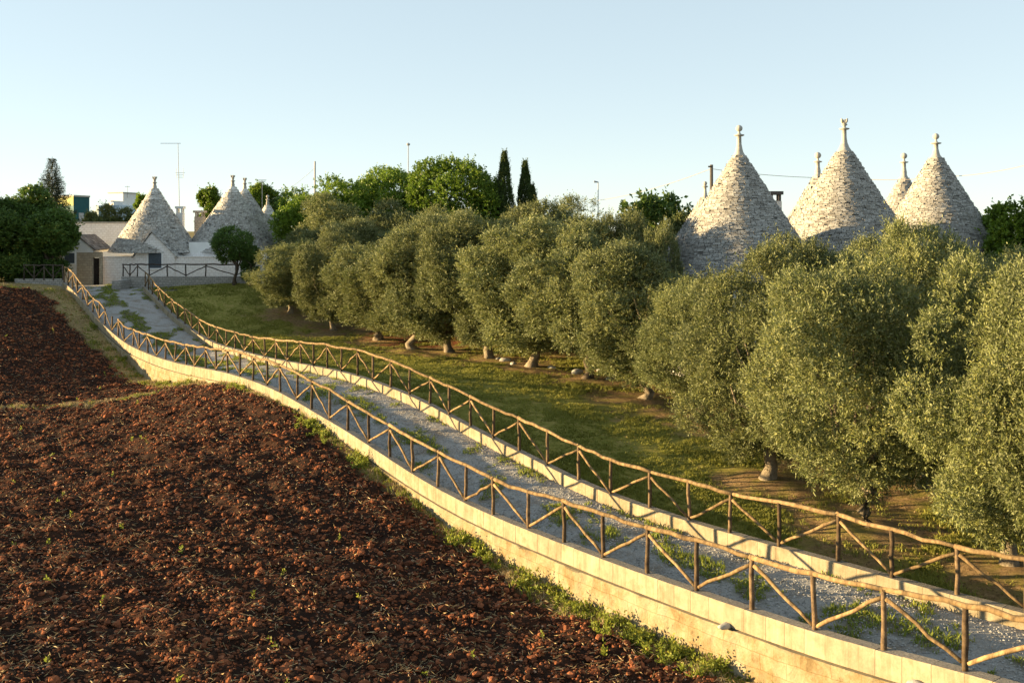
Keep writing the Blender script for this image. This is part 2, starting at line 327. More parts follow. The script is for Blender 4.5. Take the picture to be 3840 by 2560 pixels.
def extend(P, n):       # carry the line on beyond the frame, towards the viewer
    d = P[0] - P[1]; d = np.array([d[0], d[1], 0]); d /= np.linalg.norm(d); sl = (P[0, 2] - P[2, 2]) / 3.0
    E = [P[0] + d * 1.45 * k + np.array([0, 0, sl * 1.45 * k * .7 ** k]) for k in range(n, 0, -1)]
    return np.vstack([E, P])
NL, NR = 5, 5
LX, RX = extend(LP, NL), extend(RP, NR)
def smooth_line(P, k=3):
    Q = P.copy()
    for _ in range(k): Q[1:-1] = .25*Q[:-2] + .5*Q[1:-1] + .25*Q[2:]
    return Q
def dense(P, step=.25):
    """Catmull-Rom through the points"""
    out = []
    for i in range(len(P) - 1):
        p0 = P[max(i-1, 0)]; p1 = P[i]; p2 = P[i+1]; p3 = P[min(i+2, len(P)-1)]
        n = max(2, int(round(np.linalg.norm(p2 - p1) / step)))
        for k in range(n):
            t = k / n
            out.append(.5*((2*p1) + (-p0+p2)*t + (2*p0-5*p1+4*p2-p3)*t*t + (-p0+3*p1-3*p2+p3)*t**3))
    out.append(P[-1]); return np.array(out)
LS, RS = smooth_line(LX, 2), smooth_line(RX, 2)
LD, RD = dense(LS), dense(RS)
def normals2(P):        # horizontal normal pointing to the left (field side)
    T = np.gradient(P[:, :2], axis=0); T /= np.linalg.norm(T, axis=1)[:, None]
    return np.c_[-T[:, 1], T[:, 0]]
# P runs from near-right to far-left: T=(-,+), field side = (-,-)
LN, RN = normals2(LD), normals2(RD)
def sdist(X, Y, P):
    """signed distance to the polyline (positive on the field side) and nearest index"""
    X = np.asarray(X, float).ravel(); Y = np.asarray(Y, float).ravel()
    Nn = normals2(P); S = np.empty(len(X)); I = np.empty(len(X), int)
    for a in range(0, len(X), 20000):
        dx = X[a:a+20000, None] - P[None, :, 0]; dy = Y[a:a+20000, None] - P[None, :, 1]
        i = (dx*dx + dy*dy).argmin(1); k = np.arange(len(i))
        I[a:a+20000] = i; S[a:a+20000] = dx[k, i]*Nn[i, 0] + dy[k, i]*Nn[i, 1]
    return S, I

def rbf(C, Z, c=1.5):
    C = np.asarray(C, float); Z = np.asarray(Z, float); n = len(C)
    A = np.sqrt(((C[:, None] - C[None])**2).sum(2) + c*c); m = Z.mean()
    wgt = np.linalg.solve(A + 1e-3*np.eye(n), Z - m)
    def f(X, Y):
        X = np.asarray(X, float); sh = X.shape; X = X.ravel(); Y = np.asarray(Y, float).ravel(); o = np.empty(len(X))
        for a in range(0, len(X), 20000):
            d = np.sqrt((X[a:a+20000, None]-C[None, :, 0])**2 + (Y[a:a+20000, None]-C[None, :, 1])**2 + c*c); o[a:a+20000] = d @ wgt + m
        return o.reshape(sh)
    return f
# drop from the kerb top to the field, by post index
di = [-NL, 0, 4, 7, 9, 11, 14, 17, 21, 24, 27, 30, 32, 34, 39, 45]; dv = [1.25, 1.25, 1.25, 1.2, 1.0, .78, .50, .36, .38, .52, .95, 1.35, 1.15, .75, .45, .4]
drop = np.interp(np.arange(len(LX)) - NL, di, dv)
CL = [(p[0]+n[0]*.2, p[1]+n[1]*.2, p[2]-d) for p, n, d in zip(LS, normals2(LS), drop)][::2]
CL += [(-10,14,-1.1),(-25,14,-1.0),(-45,20,-.9),(0,6,-1.15),(-5,20,-1.1),(-14,22,-1.05),(-24,27,-1.0),(-12,30,-.9),(-9,26,-1.05),(-20,35,-.95),(-14,38,-.55),(-35,36,-.8),(-18,44,-.85),(-23,46,-1.0),(-31,45,-.85),(-45,46,-.5),(-28,55,.55),(-36,55,.8),(-34,65,2.95),(-46,64,2.9),(-60,62,2.9),(-34,71,3.15),(-60,75,3.2),(-45,85,3.0),(-80,50,1.5),(-70,25,-.5),(-80,100,3.0),(-30,110,2.8)]
zfield = rbf([c[:2] for c in CL], [c[2] for c in CL])
CR = [(p[0]-n[0]*.3, p[1]-n[1]*.3, p[2]-.36) for p, n in zip(RS, normals2(RS))][::2]
CR += [(12,20,-.5),(9,24,-.45),(7,29,-.35),(13,30,-.3),(5,38,.1),(1,44,.35),(-3,50,.3),(-8,56,.25),(-12,62,.5),(-14,58,.5),(-16,64,1.1),(-18,68,1.9),(-20,72.4,2.95),(-10,72.4,2.7),(0,72,2.3),(-5,66,1.1),(10,70,1.8),(10,55,.7),(20,45,.6),(20,30,.1),(30,20,-.3),(40,60,1.6),(30,80,2.2),(0,85,2.7),(-20,85,2.75),(-30,85,2.75),(-10,110,2.8),(60,100,2.8),(60,40,1.0),(20,10,-.8)]
zright = rbf([c[:2] for c in CR], [c[2] for c in CR])

# ------------------------------------------------------------------ terrain sheets
def grid(x0, x1, y0, y1, s):
    xs = np.arange(x0, x1 + s*.5, s); ys = np.arange(y0, y1 + s*.5, s)
    X, Y = np.meshgrid(xs, ys); n = len(xs)
    i = np.arange(len(ys)-1)[:, None]*n + np.arange(n-1)[None]
    Q = np.stack([i, i+1, i+n+1, i+n], -1).reshape(-1, 4)
    return X.ravel(), Y.ravel(), Q
def clip_mesh(name, X, Y, Z, Q, keep, mat, attrs=None, smooth=True):
    Q = Q[keep[Q].all(1)]; used = np.unique(Q); mp = -np.ones(len(X), int); mp[used] = np.arange(len(used))
    at_ = {k: v[used] for k, v in (attrs or {}).items()}
    return mesh_np(name, np.c_[X, Y, Z][used], mp[Q], mat, at_, smooth)
def verge_amount(X, Y, s, I):
    """grass along the kerb wall: width changes along its length; plus the weed line across the dip"""
    idx = I * .25 / 1.47 - NL
    wd = np.interp(idx, [-5, 0, 4, 8, 11, 14, 18, 22, 26, 30, 33, 38, 46], [1.15, 1.1, 1.0, .85, .6, .6, .45, .45, 1.1, 1.3, 1.2, 1.5, 2.0])
    nz = fbm(X*.9, Y*.9, 3)
    v = np.clip((wd*(.55+.9*nz) - s)/.35, 0, 1)
    # weed line running off to the left across the dip
    ly = 45.4 + (X + 18)*.10 + 1.2*(fbm(X*.3, Y*.1, 9)-.5)
    v = np.maximum(v, np.clip(1 - np.abs(Y - ly)/(1.1*(.25+nz)) , 0, 1) * (X < -12) * np.clip((fbm(X*1.3, Y*.9, 12)-.28)*4, 0, 1))
    v = np.maximum(v, np.clip((Y - 66.2 - .8*nz)/.5, 0, 1))
    return v
def inview(X, Y, m=1.5):
    return (np.abs(X) < Y*.515 + m) & (Y > 8)

X, Y, Q = grid(-42, 13, 8, 74, .11)
S, I = sdist(X, Y, LD)
endgap = Y > 69.3
keep = (S > -.06) & inview(X, Y, 3) & ~((Y > 69.6) & (X > -31.4))
Z = zfield(X, Y)
nz = fbm(X*5.5, Y*5.5, 21, 3) - .5; nz2 = fbm(X*1.1, Y*1.4, 31, 3) - .5
vg = verge_amount(X, Y, S, I)
Z = Z + .05*np.sin((X*.80+Y*.60)*4.2+1.5*(fbm(X*.4, Y*.4, 33)-.5)*4)*(1-vg)*(S > .4)
Z = Z + np.where(S > .2, (nz*.20 + nz2*.26)*(1-.75*vg), 0) + .02*np.sin(Y*7.0+nz2*6)*(1-vg)
me = clip_mesh('field', X, Y, Z, Q, keep, M['soil'], {'verge': vg})
tag(link('field', me), 'ploughed red soil field with a weedy verge', kind='structure')

X, Y, Q = grid(-26, 34, 12, 73.6, .2)
S, I = sdist(X, Y, RD)
keep = (S < .05) & inview(X, Y, 4) & ~((S > -2) & (Y > 70.8))
OLV = []   # tree feet, filled below, needed for the leaf litter
# feet of the olives: (px in a 2352-wide view, distance, top py, crown width px, label)
OL = [
 (668, 66, 553, 168, 'rounded olive tree at the far end of the grove beside the shaded lawn'),
 (762, 62.7, 522, 150, 'olive tree with a pale trunk second in the front row from the cottages'),
 (876, 59, 536, 160, 'low bushy olive tree third in the front row from the cottages'),
 (952, 55.3, 505, 160, 'olive tree on a thick lit trunk at the edge of the bare red soil'),
 (1030, 53.6, 488, 150, 'olive tree on a short forked trunk by the bare red soil'),
 (1122, 51, 492, 160, 'olive tree whose foliage hides most of its trunk beside the low white stones'),
 (1228, 47.6, 500, 170, 'olive tree with foliage down to the grass left of the dark forked trunk'),
 (1350, 44.2, 512, 185, 'olive tree with a dark forked trunk standing clear on the lit grass'),
 (1476, 39.7, 556, 215, 'pale green olive tree just right of the one with the dark forked trunk'),
 (1452, 45.5, 484, 170, 'tall olive tree behind the pale green one, below the overhead wire'),
 (1768, 28.9, 546, 345, 'big olive tree on a pale crooked trunk below the nearest conical roof'),
 (2000, 24.6, 596, 340, 'big dense olive tree below the third conical roof, foliage to the ground'),
 (2120, 28.0, 508, 270, 'tallest near olive tree hiding the foot of the rightmost large cone'),
 (2325, 22.0, 592, 330, 'near olive tree on a lit trunk at the right edge behind the fence'),
 (2500, 20.0, 600, 360, 'nearest olive tree at the right, mostly outside the picture'),
 (1606, 36.5, 640, 215, 'lower olive tree in the dip below the first large stone cone'),
 (820, 70, 503, 165, 'second row olive tree in front of the grey green bush behind the grove'),
 (1012, 61.5, 478, 160, 'second row olive tree under the rounded bright green tree'),
 (1185, 57, 464, 160, 'second row olive tree directly below the pointed cypress'),
 (1298, 53, 500, 170, 'second row olive tree below the thin leaved grey tree'),
 (1515, 43.5, 512, 110, 'slim olive tree beside the left edge of the first large stone cone'),
 (1868, 34.5, 578, 250, 'second row olive tree covering the foot of the tallest cone'),
 (2035, 35, 548, 230, 'second row olive tree between the two rightmost large cones'),
 (2290, 29, 572, 250, 'second row olive tree below the bright green tree at the right edge'),
 (712, 71, 527, 150, 'second row olive tree closest to the shaded cottages'),
 (1960, 29.5, 572, 260, 'dense olive tree filling the row between the two big near ones'),
]
K = 3840/2352.
for (px, Yd, top, wd, lab) in OL:
    OLV.append((X_at(px*K, Yd), Yd))
OLV = np.array(OLV)
dT = np.full(len(X), 1e9)
for ox, oy in OLV: dT = np.minimum(dT, np.hypot(X-ox, (Y-oy)))
nz = fbm(X*.8, Y*.8, 44); nz3 = fbm(X*4, Y*4, 45)
litter = np.clip((2.7*(.1+1.6*nz) - dT)/.8, 0, 1)*.9*np.clip((fbm(X*2.5, Y*2.5, 46)-.2)*3, .3, 1)
litter = np.maximum(litter, np.clip((.9*(nz3+.2) - (-S))/.3, 0, 1)*.7*(Y < 45))
redsoil = np.clip(1-np.hypot((X+2.5)/6.5, (Y-60.5)/4.6)+.9*(nz-.5), 0, .25)*4*np.clip((fbm(X*2.2, Y*2.2, 48)-.3)*4, 0, 1)*np.clip((Y-53.5-.5*nz)*1.2, 0, 1)
Z = zright(X, Y) + (fbm(X*2, Y*2, 50)-.5)*.07 + (fbm(X*.6, Y*.6, 51)-.5)*.12 + .10*np.exp(-(dT/1.2)**2)
me = clip_mesh('lawn', X, Y, Z, Q, keep, M['lawn'], {'litter': litter, 'redsoil': redsoil})
tag(link('lawn', me), 'grass of the olive grove with bare soil under the trees', kind='structure')
def ground_r(x, y): return float(zright(np.array([x]), np.array([y]))[0])
def ground_l(x, y): return float(zfield(np.array([x]), np.array([y]))[0])

# the drive between the kerbs
Sd, Id = sdist(RD[:, 0], RD[:, 1], LD)
Id = np.maximum.accumulate(Id)
Id = np.convolve(np.pad(Id.astype(float), 8, 'edge'), np.ones(17)/17, 'valid')
Lm = np.stack([np.interp(Id, np.arange(len(LD)), LD[:, k]) for k in range(3)], 1)
Lm[:, 2] -= .42; Rm = RD.copy(); Rm[:, 2] -= .33
# open out onto the yard in front of the cottages
tailL = Lm[-1] + np.outer(np.linspace(.05, 1, 22), np.array([-4.5, 9.5, 0])); tailR = Rm[-1] + np.outer(np.linspace(.05, 1, 22), np.array([-2.5, 9.5, 0]))
tailL[:, 2] = np.interp(np.linspace(0, 1, 22), [0, .4, 1], [Lm[-1, 2], 2.72, 2.66]); tailR[:, 2] = np.interp(np.linspace(0, 1, 22), [0, .4, 1], [Rm[-1, 2], 2.68, 2.66])
LmT = np.vstack([Lm, tailL]); RmT = np.vstack([Rm, tailR])
n = 33; T = np.linspace(0, 1, n)
G = LmT[:, None]*(1-T)[None, :, None] + RmT[:, None]*T[None, :, None]
G[..., 2] += .05*np.sin(T*np.pi)[None] - .04*np.exp(-((T-.27)/.09)**2)[None] - .04*np.exp(-((T-.72)/.09)**2)[None]
gx, gy = G[..., 0], G[..., 1]
G[..., 2] += (fbm(gx*3, gy*3, 60)-.5)*.04
m_ = len(G); i = np.arange(m_-1)[:, None]*n + np.arange(n-1)[None]
Q = np.stack([i, i+1, i+n+1, i+n], -1).reshape(-1, 4)
TT = np.broadcast_to(T[None], gx.shape)
def weedy_f(gx, gy, TT):
    nzz = fbm(gx*1.6, gy*1.0, 61); farw = np.clip((gy-45)/20, 0, 1); nearw = np.clip((27-gy)/6, 0, 1)*.5
    wv = np.clip((nzz - .60 + .16*np.exp(-((TT-.5)/.13)**2)*(1+farw+nearw*.5) + .13*np.exp(-(TT/.06)**2) + .22*np.exp(-((1-TT)/.10)**2))*7, 0, 1)
    return wv
weedy = weedy_f(gx, gy, TT)
tag(link('road', mesh_np('road', G.reshape(-1, 3), Q, M['road'], {'weedy': weedy.ravel()*.85}, True)), 'pale gravel drive between the kerb walls', kind='structure')

# everything beyond: one sheet to the horizon, lower than the detailed sheets where they lie over it
xs = np.concatenate([-np.geomspace(1600, 70, 14), np.arange(-65, 66, 5), np.geomspace(70, 1600, 14)])
ys = np.concatenate([np.arange(-40, 131, 5), np.geomspace(140, 2600, 16)])
X2, Y2 = np.meshgrid(xs, ys)
zz = np.where(X2*1.3+Y2*.9 < 22, zfield(np.clip(X2, -80, 60), np.clip(Y2, 0, 110)), zright(np.clip(X2, -30, 60), np.clip(Y2, 0, 110)))
zz = zz - .9*(Y2 < 72) - np.clip((Y2-110)/150, 0, 1)*1.5
zz = np.where((Y2 >= 72) & (Y2 < 111), 2.55, zz)
n2 = len(xs); i = np.arange(len(ys)-1)[:, None]*n2 + np.arange(n2-1)[None]
Q = np.stack([i, i+1, i+n2+1, i+n2], -1).reshape(-1, 4)
o = X2.size
tag(link('ground', mesh_np('ground', np.c_[X2.ravel(), Y2.ravel(), zz.ravel()], Q, M['lawn'], {'litter': np.full(o, .5), 'redsoil': np.zeros(o)}, True)), 'open country beyond', kind='structure')

# ------------------------------------------------------------------ kerb walls
def kerb(P, Nn, zdrop, hcap, hw, name, parent, with_base, base_drop=None):
    mb = MB()
    s = np.r_[0, np.cumsum(np.linalg.norm(np.diff(P[:, :2], axis=0), axis=1))]
    f = lambda a, q: np.interp(q, s, a)
    a = 0.0
    while a < s[-1] - .1:
        L_ = random.uniform(.42, .56); b = min(a + L_, s[-1]); q = np.array([a+.003, (a+b)/2, b-.003])
        C = np.c_[f(P[:, 0], q), f(P[:, 1], q), f(P[:, 2], q)]; Nq = np.c_[f(Nn[:, 0], q), f(Nn[:, 1], q)]
        j = random.uniform(-.004, .004); jz = random.uniform(-.003, .003); V = []; ch = .012
        for k in range(3):
            c = C[k]; nn = np.array([Nq[k, 0], Nq[k, 1], 0])
            e = .004 if k != 1 else 0
            prof = [(hw+j-e, -hcap), (hw+j-e, -ch*2), (hw+j-ch-e, 0), (-hw+ch, 0), (-hw, -ch*2), (-hw, -hcap)]
            for (u, z) in prof: V.append(c + nn*u + np.array([0, 0, z + jz]))
        Fq = []
        for k in range(2):
            for m in range(6): Fq.append([k*6+m, k*6+(m+1) % 6, (k+1)*6+(m+1) % 6, (k+1)*6+m])
        mb.add(V, [np.array(Fq), np.array([[5, 4, 3, 2, 1, 0], [12, 13, 14, 15, 16, 17]])]); a = b
    mb.build('coping', M['cap'], parent)
    if with_base:
        # rough courses under the coping
        q = np.arange(0, s[-1], .12); C = np.c_[f(P[:, 0], q), f(P[:, 1], q), f(P[:, 2], q)]; Nq = np.c_[f(Nn[:, 0], q), f(Nn[:, 1], q)]
        hs = np.array([0, .03, .034, .07, .2, .4, .6, .8, 1.0, 1.3, 1.8]); V = []
        for k in range(len(q)):
            for h in hs:
                nzv = float(fbm(np.array([q[k]*1.8]), np.array([h*2.4]), 70)[0]-.5)*.14 + float(vnoise(np.array([q[k]*7]), np.array([h*8]), 75)[0]-.5)*.03
                u = (hw - .06) if h < .032 else hw + .03 + nzv*(1 if h > .05 else .4) + .04*h
                V.append([C[k, 0]+Nq[k, 0]*u, C[k, 1]+Nq[k, 1]*u, C[k, 2]-hcap-h])
        m = len(hs); i = np.arange(len(q)-1)[:, None]*m + np.arange(m-1)[None]
        Qb = np.stack([i, i+m, i+m+1, i+1], -1).reshape(-1, 4)
        V = np.array(V)
        # inner face closes the body
        V2 = V.copy().reshape(len(q), m, 3); inn = V2.copy()
        inn[:, :, 0] = (C[:, 0]-Nq[:, 0]*(hw-.01))[:, None]; inn[:, :, 1] = (C[:, 1]-Nq[:, 1]*(hw-.01))[:, None]
        su = np.tile(np.repeat(q, m), 2); sv = np.tile(hs, len(q)*2)
        link('masonry', mesh_np('masonry', np.vstack([V, inn.reshape(-1, 3)]), [Qb, Qb[:, ::-1]+len(V)], M['base'], {'su': su, 'sv': sv}, True), parent)
    else:
        b = MB(); V = []
        for k in range(len(P)):
            for (u, z) in ((hw-.01, -hcap+.001), (hw-.01, -1.6), (-hw+.01, -1.6), (-hw+.01, -hcap+.001)):
                V.append([P[k, 0]+Nn[k, 0]*u, P[k, 1]+Nn[k, 1]*u, P[k, 2]+z])
        i = np.arange(len(P)-1)[:, None]*4 + np.arange(4)[None]; j = np.arange(len(P)-1)[:, None]*4 + (np.arange(4)[None]+1) % 4
        b.add(V, np.stack([i, j, j+4, i+4], -1).reshape(-1, 4)); b.build('masonry', M['base'], parent)
kw = tag(empty('stone_wall', tuple(LP[0]*[1, 1, 0])), 'long pale stone retaining wall with block coping between field and drive', 'wall')
loc0 = np.array(kw.location)
kerb(LD - loc0, LN, 0, .42, .135, 'w', kw, True)
kr = tag(empty('kerb_wall', tuple(RP[0]*[1, 1, 0])), 'low pale block kerb along the lawn side of the gravel drive', 'wall')
kerb(RD - np.array(kr.location), RN, 0, .36, .13, 'w', kr, False)
# loose stone lying on the ledge of the retaining wall
def rock(name, loc, s, label, cat, mat, seed=0):
    import bmesh
    bm = bmesh.new(); bmesh.ops.create_icosphere(bm, subdivisions=3, radius=1)
    for v in bm.verts:
        nv = float(fbm(np.array([v.co.x*1.5+seed]), np.array([v.co.y*1.5+v.co.z*1.1]), 80)[0]); v.co *= .75 + .5*nv
        v.co.x *= s[0]; v.co.y *= s[1]; v.co.z *= s[2]
    me = D.meshes.new(name); bm.to_mesh(me); bm.free(); me.materials.append(mat); me.polygons.foreach_set('use_smooth', np.ones(len(me.polygons), bool))
    o = link(name, me); o.location = loc; o.rotation_euler = (0, 0, seed); return tag(o, label, cat)
k = int(np.argmin(np.abs((LD[:, 0]/LD[:, 1]) - (2745-1920)/F))); pL = LD[k]; nL = LN[k]
rock('loose_stone', (pL[0]+nL[0]*.19, pL[1]+nL[1]*.19, pL[2]-.40), (.17, .09, .06), 'small flat grey stone on the wall ledge, left of the bigger rounded one', 'stone', M['pale'], .6)

k = int(np.argmin(np.abs((LD[:, 0]/LD[:, 1]) - (3470-1920)/F))); pL = LD[k]; nL = LN[k]
rock('loose_stone', (pL[0]+nL[0]*.20, pL[1]+nL[1]*.20, pL[2]-.37), (.17, .12, .085), 'bigger rounded grey stone on the wall ledge at the bottom edge of the picture', 'stone', M['pale'], 2.2)

# ------------------------------------------------------------------ rustic fences
def pole_pts(a, b, n=5, wob=.012):
    a = np.array(a, float); b = np.array(b, float); t = np.linspace(0, 1, n)[:, None]
    P = a*(1-t) + b*t; P[1:-1] += rng.normal(0, wob, (n-2, 3)); return P
def pole(name, a, b, r0, r1, parent, org, n=6, wob=.012, seg=9, wm='wood'):
    P = pole_pts(a, b, n, wob) - org
    rad = np.linspace(r0, r1, n)*(1 + rng.uniform(-.07, .07, n))
    V, Fs = tube(P, rad, seg, .05); mb = MB(); mb.add(V, Fs); return mb.build(name, M[wm], parent, True)
def rustic_fence(P, label, hp, parity, skip_rail=(), r=.047, braces=True, wm='wood'):
    """P post feet; posts with (index+parity)%2==0 are where two braces meet the rail"""
    root = tag(empty('wooden_fence', tuple(P[0]*[1, 1, 0])), label, 'fence'); org = np.array(root.location)
    tops = []
    for i, p in enumerate(P):
        lean = rng.normal(0, .018, 2); h = hp[i]
        t = p + np.array([lean[0], lean[1], h]); tops.append(t)
        pole('post', p - [0, 0, .1], t, r*1.05, r*.95, root, org, 5, .008, 9, 'postwood' if wm == 'wood' else wm)
    tops = np.array(tops); q = []
    i = 0
    while i < len(P) - 1:                # rails: each pole spans two bays
        st = 2 if (i+parity) % 2 == 0 else 1
        e = min(i + st, len(P)-1)
        segs = [k for k in range(i, e) if k not in skip_rail]
        if segs:
            a, b = segs[0], segs[-1]+1
            pts = [tops[k] + [0, 0, .02] for k in range(a, b+1)]
            fine = []
            for k in range(len(pts)-1):
                for tt in np.linspace(0, 1, 5)[:(5 if k == len(pts)-2 else 4)]:
                    base_ = pts[k]*(1-tt)+pts[k+1]*tt; base_ = base_ - np.array([0, 0, .035*math.sin(tt*math.pi)*random.uniform(-.6, 1.3)]); fine.append(base_)
            fine = np.array(fine); fine[1:-1] += rng.normal(0, .009, fine[1:-1].shape)
            d0 = fine[0]-fine[1]; fine[0] += d0/np.linalg.norm(d0)*.06; d1 = fine[-1]-fine[-2]; fine[-1] += d1/np.linalg.norm(d1)*.05
            rr = np.linspace(r*1.08, r*.88, len(fine))
            if random.random() < .5: rr = rr[::-1]
            V, Fs = tube(fine - org, rr, 9, .06); mb = MB(); mb.add(V, Fs); mb.build('rail', M[wm], root, True)
        i = e
    if braces:
        for i in range(len(P)-1):
            if (i+parity) % 2 == 0: a, b = tops[i] - [0, 0, .10], P[i+1] + [0, 0, .05]
            else: a, b = tops[i+1] - [0, 0, .10], P[i] + [0, 0, .05]
            d = b - a; d /= np.linalg.norm(d); u = np.cross(d, [0, 0, 1]); u /= np.linalg.norm(u)
            pole('brace', a + d*.05, b - d*.06, r*.8, r*.7, root, org, 6, .012, 8, wm)
    return root
def post_h(P, A):
    return None
hL = [(3620,2273,2503),(3314,2217,2442),(3055,2157,2362),(2820,2093,2283),(2613,2028,2213),(2429,1981,2149),(2262,1930,2089),(2115,1878,2032),(1983,1846,1980),(1850,1797,1931),(1744,1746,1878),(1642,1695,1826),(1549,1645,1770),(1462,1596,1712),(1382,1550,1659),(1305,1506,1608),(1237,1462,1571),(1169,1431,1533),(1113,1401,1496),(1051,1370,1465),(1002,1350,1441),(949,1341,1426),(901,1322,1406),(855,1315,1396),(810,1309,1387),(772,1304,1379),(730,1299,1374),(698,1294,1367),(657,1285,1357),(621,1278,1347),(587,1269,1336),(555,1255,1322),(522,1246,1310),(500,1237,1298),(466,1224,1281),(444,1199,1259),(420,1186,1240),(393,1160,1216),(372,1135,1195),(348,1119,1170),(329,1093,1146),(310,1071,1124),(291,1046,1099),(273,1023,1080),(256,1007,1066),(241,1001,1059)]
HL = np.array([(b-t)*LP[i, 1]/F for i, (x, t, b) in enumerate(hL)]); HL = np.clip(HL, .82, 1.06)
HL = np.r_[np.full(NL, .95), HL]
LPX = LX.copy(); LPX[NL:] = LP
rustic_fence(LPX, 'rustic pole fence on the retaining wall between the red field and the drive', HL, (1-NL) % 2, skip_rail=(NL+35, NL+36))
hR = [1.0, 179, 176, 167, 162, 143, 143, 134, 126, 125, 125, 116, 108, 110, 103, 92, 92, 98, 97, 92, 85, 87, 82, 80, 75, 70, 67, 63, 60, 58, 60, 62, 56, 57, 57, 56, 55, 50, 50, 47, 47, 50, 57]
HR = np.array([h*RP[i, 1]/F if i else .95 for i, h in enumerate(hR)]); HR = np.clip(HR, .84, 1.0)
RPX = RX.copy(); RPX[NR:] = RP
rustic_fence(RPX, 'rustic pole fence along the lawn on the far side of the gravel drive', np.r_[np.full(NR, .95), HR], (1-NR) % 2)
# fence at the top of the lawn in front of the cottages
pb = [462, 487, 515, 560, 627, 697, 771, 885, 950]
PB = np.array([tuple(at(x, 1035, 73.4)) for x in pb])
rustic_fence(PB, 'dark pole fence on the low stone wall in front of the white cottages', np.full(len(PB), .84), 0, r=.05, wm='shadewood')
PT = np.array([tuple(at(x, 1045, 70.6)) for x in (236, 200, 165, 128, 90)])
rustic_fence(PT, 'short dark pole fence under the leafy tree at the top of the field', np.full(5, .95), 0, r=.045, wm='shadewood')
mb = MB(); a = at(458, 1036, 73.4); b = at(965, 1036, 73.4)
mb.add(*box(a.x, b.x, 73.25, 73.6, 2.2, 3.53)); mb.add(*box(at(458, 1036, 73.2).x, at(490, 0, 73.2).x, 71.3, 73.24, 2.2, 3.3))
tag(mb.build('low_wall', M['greystone']), 'low grey dry stone wall under the dark fence at the top of the lawn', 'wall')
mb = MB(); mb.add(*box(at(60, 0, 70.8).x, at(238, 0, 70.8).x, 70.6, 70.85, 2.6, 3.5)); tag(mb.build('low_wall', M['greystone']), 'shaded low stone wall below the leafy tree left of the drive', 'wall')

# ------------------------------------------------------------------ trulli
def stone_cone(mb, z0, r0, z1, r1, ch=.085, seed=0, flare=0.0, sw=.26):
    """courses of flat stones from base radius r0 to top radius r1; local coordinates"""
    rr = np.random.default_rng(seed); V0, Q0 = lathe([(max(r0-.12, .05), z0-.02), (max(r1-.10, .04), z1)], 40); mb.add(V0, Q0, .1)
    nC = int((z1-z0)/ch); allV = []; allR = []
    for c in range(nC):
        t = c/nC; z = z0+(z1-z0)*t; r = r0+(r1-r0)*t - flare*math.sin(math.pi*t)*(1-t*.3) + rr.normal(0, .012)
        r *= 1 + .004*math.sin(z*5)
        n = max(7, int(2*math.pi*r/sw)); a = (np.arange(n) + rr.uniform(-.22, .22, n) + rr.random())*2*np.pi/n
        a = np.sort(a); b = np.roll(a, -1); b[-1] += 2*np.pi; gap = .012/max(r, .2)
        for k in range(n):
            if rr.random() < .015: continue
            ro = r + rr.normal(0, .012) + .012; ri = r - .16; h = ch*rr.uniform(.86, 1.0); dz = rr.normal(0, .006)
            a0, a1 = a[k]+gap, b[k]-gap; dr = rr.normal(0, .006); lip = .012
            zz0, zz1 = z+dz, z+dz+h
            P = []
            for (aa, q) in ((a0, ro-dr), (a1, ro+dr)):
                c_, s_ = math.cos(aa), math.sin(aa)
                P += [(q*c_, q*s_, zz0), ((q-lip)*c_, (q-lip)*s_, zz1), (ri*c_, ri*s_, zz1+.01)]
            allV.append(P); allR.append(min(1, max(.02, rr.beta(3.0, 2.3))))
    A = np.array(allV); m = len(A); i = np.arange(m)[:, None]*6
    Q = np.concatenate([i + np.array([[0, 3, 4, 1]]), i + np.array([[1, 4, 5, 2]])])
    T = np.concatenate([i + np.array([[0, 1, 2]]), i + np.array([[3, 5, 4]])])
    f = mb.n; mb.V.append(A.reshape(-1, 3)); mb.r.append(np.repeat(allR, 6)); mb.F.setdefault(4, []).append(Q+f); mb.F.setdefault(3, []).append(T+f); mb.n += m*6
def pinnacle(root, zc, rc, zn, rn, zd, rd, zb, rb, kind='ball'):
    mb = MB()
    h = zn - zc
    prof = [(rc, zc-.15), (rc*.92, zc), (rc*.62, zc+h*.2), (rn*1.5, zc+h*.42), (rn*1.1, zc+h*.7), (rn, zd-.05), (rd*.8, zd-.035), (rd, zd-.01), (rd, zd+.03), (rd*.5, zd+.05), (rn*.75, zd+.08)]
    if kind == 'ball':
        for a in np.linspace(-75, 90, 10): prof.append((max(rb*math.cos(R(a)), .002), zb + rb*math.sin(R(a))))
        V, Q = lathe(prof, 20); mb.add(V, Q, .8)
    else:
        prof += [(rn*.8, zd+.14), (rb*.9, zd+.2), (rb*.6, zd+.27), (rb*.75, zd+.31), (rb*1.0, zd+.45), (.01, zd+.46)]
        V, Q = lathe(prof, 16); mb.add(V, Q, .8)
        for k in range(4):
            a = k*math.pi/2 + .5; x, y = math.cos(a)*rb*.95, math.sin(a)*rb*.95
            V, Fs = tube([[x*.5, y*.5, zd+.3], [x, y, zd+.38], [x*1.15, y*1.15, zd+.5]], [.05, .06, .04], 7); mb.add(V, Fs, .7)
    return mb.build('pinnacle', M['pale'], root, True)
M['cream'] = simple('limewashed_tip', (.58, .55, .50), (.72, .70, .66), 2, .92, .3, .01)
